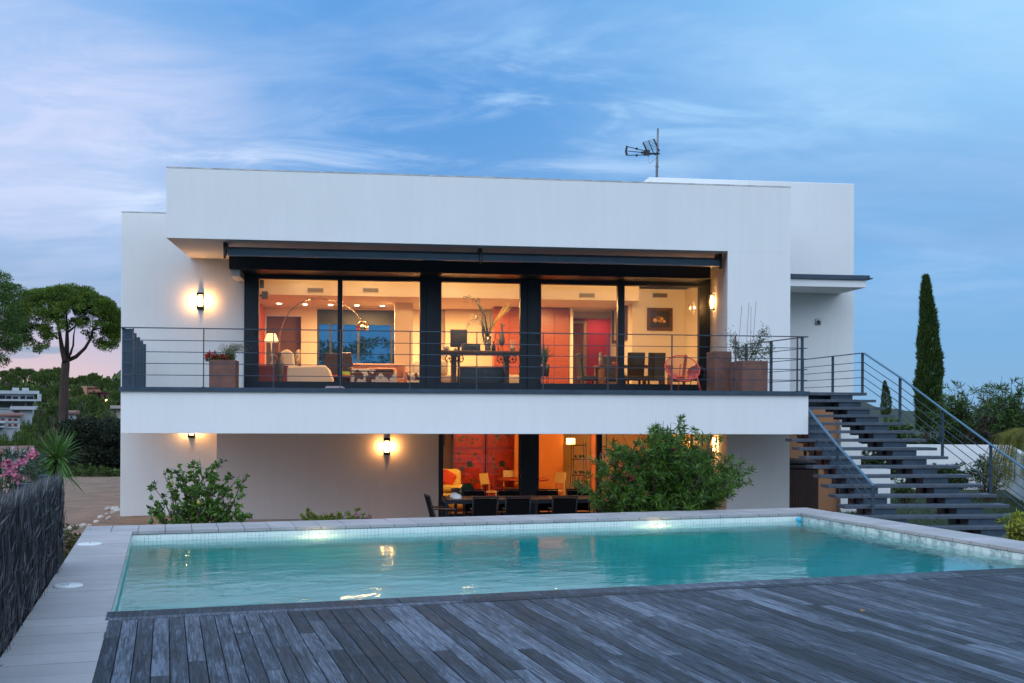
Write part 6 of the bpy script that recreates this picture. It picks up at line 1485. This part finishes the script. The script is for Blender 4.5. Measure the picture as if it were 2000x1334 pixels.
for (k, zn), es in zl.items():
    for i, (k, px, py, w, dd) in enumerate(es):
        lab = (ORD[i] + ' ' + KN[k] if i == 0 else ORD[i] + ' ' + KN[k] + ' from the left') if len(es) > 1 else 'only ' + KN[k]
        place(k, px, py, w, dd, lab + ' ' + ZN[zn])
# shrubby undergrowth covering the slope: one mass
n = 46000; th = rng.uniform(-.50, -.13, n); r = np.exp(rng.uniform(np.log(42), np.log(260), n)); Xs = np.sin(th) * r; Ys = np.cos(th) * r; Zs = ground_z(Xs, Ys); hh = np.abs(vnoise(Xs, Ys, 2.3) + .5 * vnoise(Xs, Ys, .9, 3)) * .9
m = MB(); V, Fi = blades(np.stack([Xs, Ys, Zs + rng.random(n) * (hh + .3) * (r / 90)], 1), rdir(n, .4), .006 * r, .0034 * r); m.arr(V, Fi)
o = structure('undergrowth', m, PINE2, kind='stuff'); tag(o, 'dark green scrub covering the slope between the houses and trees', 'undergrowth')

# ------------------------------------------------------------------ houses on the slope
ROOF = M('red_clay_roof', (.23, .105, .085), .9, var=(1.5, .3)); WIN = M('dark_window', (.015, .022, .03), .2); WWL = M('far_white_wall', (.40, .43, .46), .85, var=(.8, .1)); OWL = M('far_orange_wall', (.50, .26, .16), .85, var=(.8, .15)); RSH = M('red_shutter', (.14, .03, .02), .7)
def far_house(name, lab, px0, px1, ptop, pbot, d, depth, wall, roofmat=None, ridge=0, wins=(), cat='house', tower=None, flat=False, shut=None, extra=None):
    A = wp(px0, pbot, d); B = wp(px1, pbot, d); T = wp(px0, ptop, d).z; w = B.x - A.x; h = T - A.z
    th_ = -math.asin(((A.x + B.x) / 2) / math.hypot((A.x + B.x) / 2, d)); w *= math.cos(th_)
    t = Thing(name, lab, cat, W, ((A.x + B.x) / 2, d, A.z), None, th_); k = w / (px1 - px0)
    m = MB(); m.box(-w / 2, w / 2, 0, depth, -1.2, h); m.build('wall', wall, t.o)
    if roofmat and not flat:
        r = ridge * k; ov = .3; m = MB(); m.add([(-w / 2 - ov, -ov, h - .05), (w / 2 + ov, -ov, h - .05), (w / 2 + ov, depth + ov, h - .05), (-w / 2 - ov, depth + ov, h - .05), (-w / 2 - ov, depth / 2, h + r), (w / 2 + ov, depth / 2, h + r), (-w / 2 - ov, -ov, h + .12), (w / 2 + ov, -ov, h + .12), (w / 2 + ov, depth + ov, h + .12), (-w / 2 - ov, depth + ov, h + .12)],
              [(0, 1, 7, 6), (6, 7, 5, 4), (1, 2, 8, 7), (7, 8, 5), (2, 3, 9, 8), (8, 9, 4, 5), (3, 0, 6, 9), (9, 6, 4), (3, 2, 1, 0)]); m.build('roof', roofmat, t.o)
    elif flat:
        m = MB(); m.box(-w / 2 - .1, w / 2 + .5, -.6, depth, h + .002, h + .35); m.build('roof', wall, t.o)
    for (a, b, c, dd) in wins:
        x0 = (a - (px0 + px1) / 2) * k; x1 = (b - (px0 + px1) / 2) * k; z1 = (pbot - c) * k; z0 = (pbot - dd) * k
        m = MB(); m.box(x0, x1, -.06, .05, z0, z1); f = m.build('window', shut or WIN, t.o); m = MB(); m.box(x0 - .12, x1 + .12, -.10, -.0605, z0 - .15, z0 - .0); m.build('sill', wall, f)
    return t, k, w, h
t, k, w, h = far_house('modern_villa', 'modern white flat roofed villa with two bands of windows on the slope', -12, 67, 769, 797, 120, 8, WWL, flat=True, wins=((-8, 10, 770, 781), (12, 22, 771, 781), (25, 35, 772, 779), (40, 49, 771, 781), (52, 65, 772, 779), (-6, 22, 785, 796), (24, 48, 785, 796), (52, 64, 785, 796)))
m = MB(); m.box(-w / 2, w / 2 + .7, -1.2, -.11, h * .50, h * .62); m.build('balcony', WWL, t.o); m = MB(); m.box(w / 2 + .3, w / 2 + .7, -1.2, 0, h * .621, h + .001); m.build('side_wall', WWL, t.o)
for x in (-.05, .2): m = MB(); m.box(w * x, w * x + .7, 2, 3, h + .36, h + .7); m.build('roof_box', WWL, t.o)
t, k, w, h = far_house('white_house', 'white two storey house with dark red shutters and tiled roof at the left edge', -20, 39, 812, 836, 104, 8, WWL, ROOF, 6, wins=((1, 9, 815, 820), (16, 22.5, 815.5, 821), (27, 34, 815.5, 821), (16, 22.5, 827, 833), (27, 34, 827, 833)), shut=RSH)
m = MB(); m.box(-w / 2, -w / 2 + 30 * k, -1.4, -.11, 11 * k, 13 * k); m.box(-w / 2, -w / 2 + 29 * k, -1.4, -.11, 2 * k, 5 * k); m.build('balcony', WWL, t.o)
t, k, w, h = far_house('terrace_house', 'low white house with a pale terrace below the modern villa', 22, 64, 800, 808, 112, 5, WWL, flat=True, wins=((28, 38, 802, 806),))
t, k, w, h = far_house('low_house', 'long low house with reddish roof and white chimneys above the pink oleander', 4, 58, 884, 905, 70, 7, WWL, ROOF, 11, wins=((10, 18, 890, 897), (40, 48, 889, 896)), shut=WIN)
for (a, b, c) in ((22, 27, 871), (54, 60, 876)):
    x0 = (a - 31) * k; x1 = (b - 31) * k; m = MB(); m.box(x0, x1, 1, 1.6, h * .6, (905 - c) * k); m.build('chimney', WWL, t.o)
m = MB(); m.bar((-w * .35, -.4, h + 5 * k), (-w * .1, -.4, h - 2 * k), .2, .35); m.bar((w * .1, -.4, h + 1 * k), (w * .45, -.4, h - 3 * k), .2, .35); m.build('parapet', WWL, t.o)
t, k, w, h = far_house('orange_villa', 'orange rendered villa with stepped tiled roofs near the mountain', 154, 196, 757, 774, 165, 10, OWL, ROOF, 4, wins=((166, 171, 762, 767), (181, 186, 762, 768), (192, 195, 763, 768)))
m = MB(); m.box(-w / 2 - .2, -w / 2 + 16 * k, -2, -.101, 0, h + 2.5 * k); m.build('tower', OWL, t.o); m = MB(); m.box(-w / 2 + 20 * k, w / 2 + 18 * k, -2.5, -.11, 8 * k, 9.5 * k); m.build('porch_roof', ROOF, t.o); m = MB(); m.box(w / 2, w / 2 + 17 * k, -2.2, 1, 0, 8 * k - .01); m.build('porch', M('maroon_wall', (.20, .05, .06), .8), t.o)
p = wp(207.5, 782, 150); m = MB(); m.lathe([(0, -.15), (.13, -.1), (.13, .1), (0, .15)], n=10)
o = solo('street_lamp', m, M('warm_street_light', (1, .8, .5), emit=((1, .55, .15), 10)), 'tiny lit garden lamp below the orange villa', 'street lamp', W, tuple(p))
p = wp(139.5, 914, 48); m = MB(); m.lathe([(0, -.03), (.03, -.02), (.03, .02), (0, .03)], n=10)
solo('street_lamp', m, MATS['warm_street_light'], 'tiny lit lamp just right of the yucca', 'street lamp', W, tuple(p))
far_house('pink_house', 'small orange gabled house just right of the pine trunk', 131, 149, 765, 776, 150, 6, OWL, None, 0, wins=((141, 145, 770, 775),), flat=True)
far_house('gabled_house', 'small white gabled house low behind the pine trunk', 133, 149, 808, 825, 104, 5, WWL, ROOF, 7, wins=((137, 141, 812, 816),))
far_house('beige_house', 'beige house block at the left edge of the white villa wall', 217, 245, 798, 812, 120, 5, M('far_beige_wall', (.40, .33, .30), .9), flat=True, wins=((222, 227, 801, 806),))
# ------------------------------------------------------------------ right side
# white garden wall with plants on both sides
wx = Thing('garden_wall', 'white garden wall closing the lawn behind the staircase', 'wall', W, (0, 0, 0))
A = wp(1700, 868, 33); B = wp(1964, 874, 33); gwz = A.z
m = MB(); C_ = wp(2040, 1010, 21.5); ang = 0
wx.o.location = (A.x, 33, GZ); wx.at = (A.x, 33, GZ)
m = wx.mb(); m.box(A.x - 1.5, B.x, 33, 33.25, GZ - .4, gwz); m.build('back_wall', WHITE, wx.o)
E1 = Vector((B.x, 33)); 
pts_r = [wp(1964, 874, 33), wp(2060, 925, 23)]
m = wx.mb(); p, q = pts_r; nrm = Vector((.25, .1, 0))
m.hexa([(p.x, p.y, GZ - .4), (q.x, q.y, GZ - .4), (q.x + .25, q.y + .1, GZ - .4), (p.x + .25, p.y + .25, GZ - .4), (p.x, p.y, gwz), (q.x, q.y, q.z), (q.x + .25, q.y + .1, q.z), (p.x + .25, p.y + .25, gwz)]); m.build('side_wall', WHITE, wx.o)
# cypresses
CYP = leafmat('cypress_leaf', (.045, .09, .012), .7, .1, .7, col2=(.008, .02, .004))
def cypress(lab, px, ptop, pbot, wpx, d, n, widths):
    b = wp(px, pbot, d); T = wp(px, ptop, d); h = T.z - b.z; w = wpx / F * d
    t = Thing('cypress', lab, 'cypress', W, b); m = MB(); m.tube([(0, 0, -3), (0, 0, h * .3), (0, 0, h * .93)], [w * .14, w * .1, .01], 7); m.build('trunk', BARK, t.o)
    f = rng.random(n) ** 1.0; prof = np.interp(f, [q[0] for q in widths], [q[1] for q in widths]); a = rng.uniform(0, 2 * PI, n)
    lump = 1 + .13 * np.sin(a * 3 + f * 21) + .10 * np.sin(a * 5 - f * 43); r = w / 2 * prof * lump * (.55 + .45 * rng.random(n) ** .3)
    off = w * .10 * np.sin(f * 4)
    C = np.stack([r * np.cos(a) + off, r * np.sin(a), f * h], 1); D = np.stack([np.cos(a) * .45, np.sin(a) * .45, np.full(n, 1.)], 1) + rng.normal(size=(n, 3)) * .28
    V, Fi = blades(C, D, rng.uniform(.1, .26, n) * w / 1., .035 * w); m = MB(); m.arr(V, Fi); m.build('crown', CYP, t.o)
PR = [(0, .62), (.1, .92), (.3, 1.), (.5, .84), (.68, .62), (.82, .42), (.93, .22), (1, .02)]
cypress('tall slender dark cypress rising right of the staircase', 1810, 543, 842, 46, 42, 30000, PR)
cypress('small far cypress between the stair rails', 1729, 746, 812, 19, 70, 7000, PR)
# shrubs behind the wall and in front
def bush(lab, px, ptop, pbot, wpx, d, mat, n=34, ll=.12, lw=.024, per=(6, 18), sp=.14, name='shrub', cat='shrub', base=None, lean=.8, r=.014, dd=.5):
    b = wp(px, pbot, d); T = wp(px, ptop, d); zb = base if base is not None else float(ground_z(b.x, b.y)); h = T.z - zb; w = wpx / F * d / 2; b.z = zb
    return shrub(name, lab, b, stems_for(w, h, w * dd, n, r, lean), mat, STEM, ll, lw, per, sp, cat=cat)
OL2 = leafmat('soft_oleander_leaf', (.085, .155, .035), .55, .3, .5, col2=(.03, .06, .018))
bush('tall airy oleander behind the garden wall beside the tall cypress', 1868, 738, 880, 92, 35, OL2, 40, .22, .035, (7, 16), .20, 'oleander', 'oleander', GZ, .5, .03)
bush('oleander behind the garden wall, cut by the right edge of the picture', 1965, 728, 880, 130, 34, OL2, 52, .22, .035, (7, 16), .22, 'oleander', 'oleander', GZ, .4, .03)
bush('dark reddish bush in front of the oleanders near the right edge', 1920, 808, 880, 84, 33.6, leafmat('dark_red_leaf', (.04, .035, .018), .5, .15), 40, .12, .05, (8, 20), .16, base=GZ)
bush('green bush between the small cypress and the tall cypress', 1752, 800, 880, 90, 38, OL2, 44, .14, .05, (8, 18), .2, base=GZ)
bush('low bush behind the wall at the foot of the tall cypress', 1812, 832, 880, 70, 34.5, leafmat('green_black_leaf', (.03, .055, .018), .5, .2), 30, .12, .05, (8, 18), .16, base=GZ)
SHB = leafmat('hedge_leaf', (.045, .085, .018), .55, .2, .5)
bush('dark leafy shrub against the garden wall seen through the stairs', 1850, 905, 1000, 95, 30, SHB, 52, .085, .045, (9, 20), .15, base=GZ)
bush('loose shrub with bare twigs at the right of the garden wall', 1930, 880, 1000, 90, 28.5, SHB, 30, .08, .035, (6, 10), .2, base=GZ)
bush('shrub behind the lower treads left of the garden wall', 1712, 875, 990, 80, 31, SHB, 46, .09, .045, (9, 18), .16, base=GZ)
bush('round shrub under the middle of the staircase', 1650, 905, 1000, 60, 31.5, SHB, 34, .09, .045, (9, 18), .14, base=GZ)
bush('small pale flowering shrub low behind the bottom treads', 1770, 935, 1005, 60, 28, OL2, 24, .07, .03, (7, 14), .12, base=GZ)
# palm like plant with drooping yellow green fronds at the right edge
YGL = leafmat('yellow_frond', (.20, .19, .03), .5, .3, .5)
b = wp(2012, 980, 22); b.z = GZ
t = Thing('frond_plant', 'yellow green plant with long drooping fronds at the right edge', 'palm', W, b)
m = MB(); c0 = wp(2012, 870, 22) - b; m.tube([(0, 0, 0), tuple(c0)], [.12, .09], 9); m.build('trunk', STEM, t.o); m = MB()
for k in range(75):
    a = random.uniform(0, 2 * PI); r = random.uniform(.45, .95); dr = Vector((math.cos(a), math.sin(a), 0)); pts = [c0, c0 + dr * r * .35 + Vector((0, 0, .35)), c0 + dr * r * .8 + Vector((0, 0, .2)), c0 + dr * r * 1.05 + Vector((0, 0, -.35)), c0 + dr * r * 1.1 + Vector((0, 0, -.9 * random.uniform(.6, 1)))]
    m.tube(pts, .006, 3, False); sdv = dr.cross(Vector((0, 0, 1)))
    for i in range(1, 4):
        for g in range(9):
            o1 = pts[i].lerp(pts[i + 1], g / 9)
            for s3 in (-1, 1): tip = o1 + sdv * s3 * .10 + (pts[i + 1] - pts[i]).normalized() * .16 + Vector((0, 0, -.05)); m.add([o1, o1 + (pts[i + 1] - pts[i]) * .03, tip], [(0, 1, 2)])
m.build('fronds', YGL, t.o)
# yellow variegated plant at the coping, right edge
b = wp(1990, 1052, 15.2); b.z = GZ + .1
shrub('variegated_shrub', 'yellow green variegated plant at the right edge beside the coping', b, [((random.uniform(-.17, .3), random.uniform(-.2, .2), random.uniform(.70, 1.0)), .010) for k in range(26)], leafmat('variegated_leaf', (.30, .32, .04), .75, .3, .4, col2=(.05, .12, .02)), STEM, .10, .030, (5, 15), .05, up=.9)
# pine trees behind the house, seen through the rear glazing
for (px, d_, hh_, r0, lab) in ((655, 44, 4.6, 1.6, 'leafy tree behind the house, left in the rear window'), (745, 41, 4.4, 2.2, 'leafy tree behind the house, right in the rear window')):
    b = wp(px, 760, d_); b.z = GZ; t = Thing('garden_tree', lab, 'tree', W, b); m = MB(); m.tube([(0, 0, -.3), (.1, 0, 2.5), (0, 0, 4.)], [.15, .12, .05], 7); m.build('trunk', BARK, t.o)
    ps = [(random.uniform(-r0, r0), random.uniform(-1, 1), random.uniform(2.0, hh_ + .6), random.uniform(.25, .5)) for k in range(60)]; m = MB(); puffs(m, ps, 9000, .13, .05); m.build('crown', PINE2, t.o)
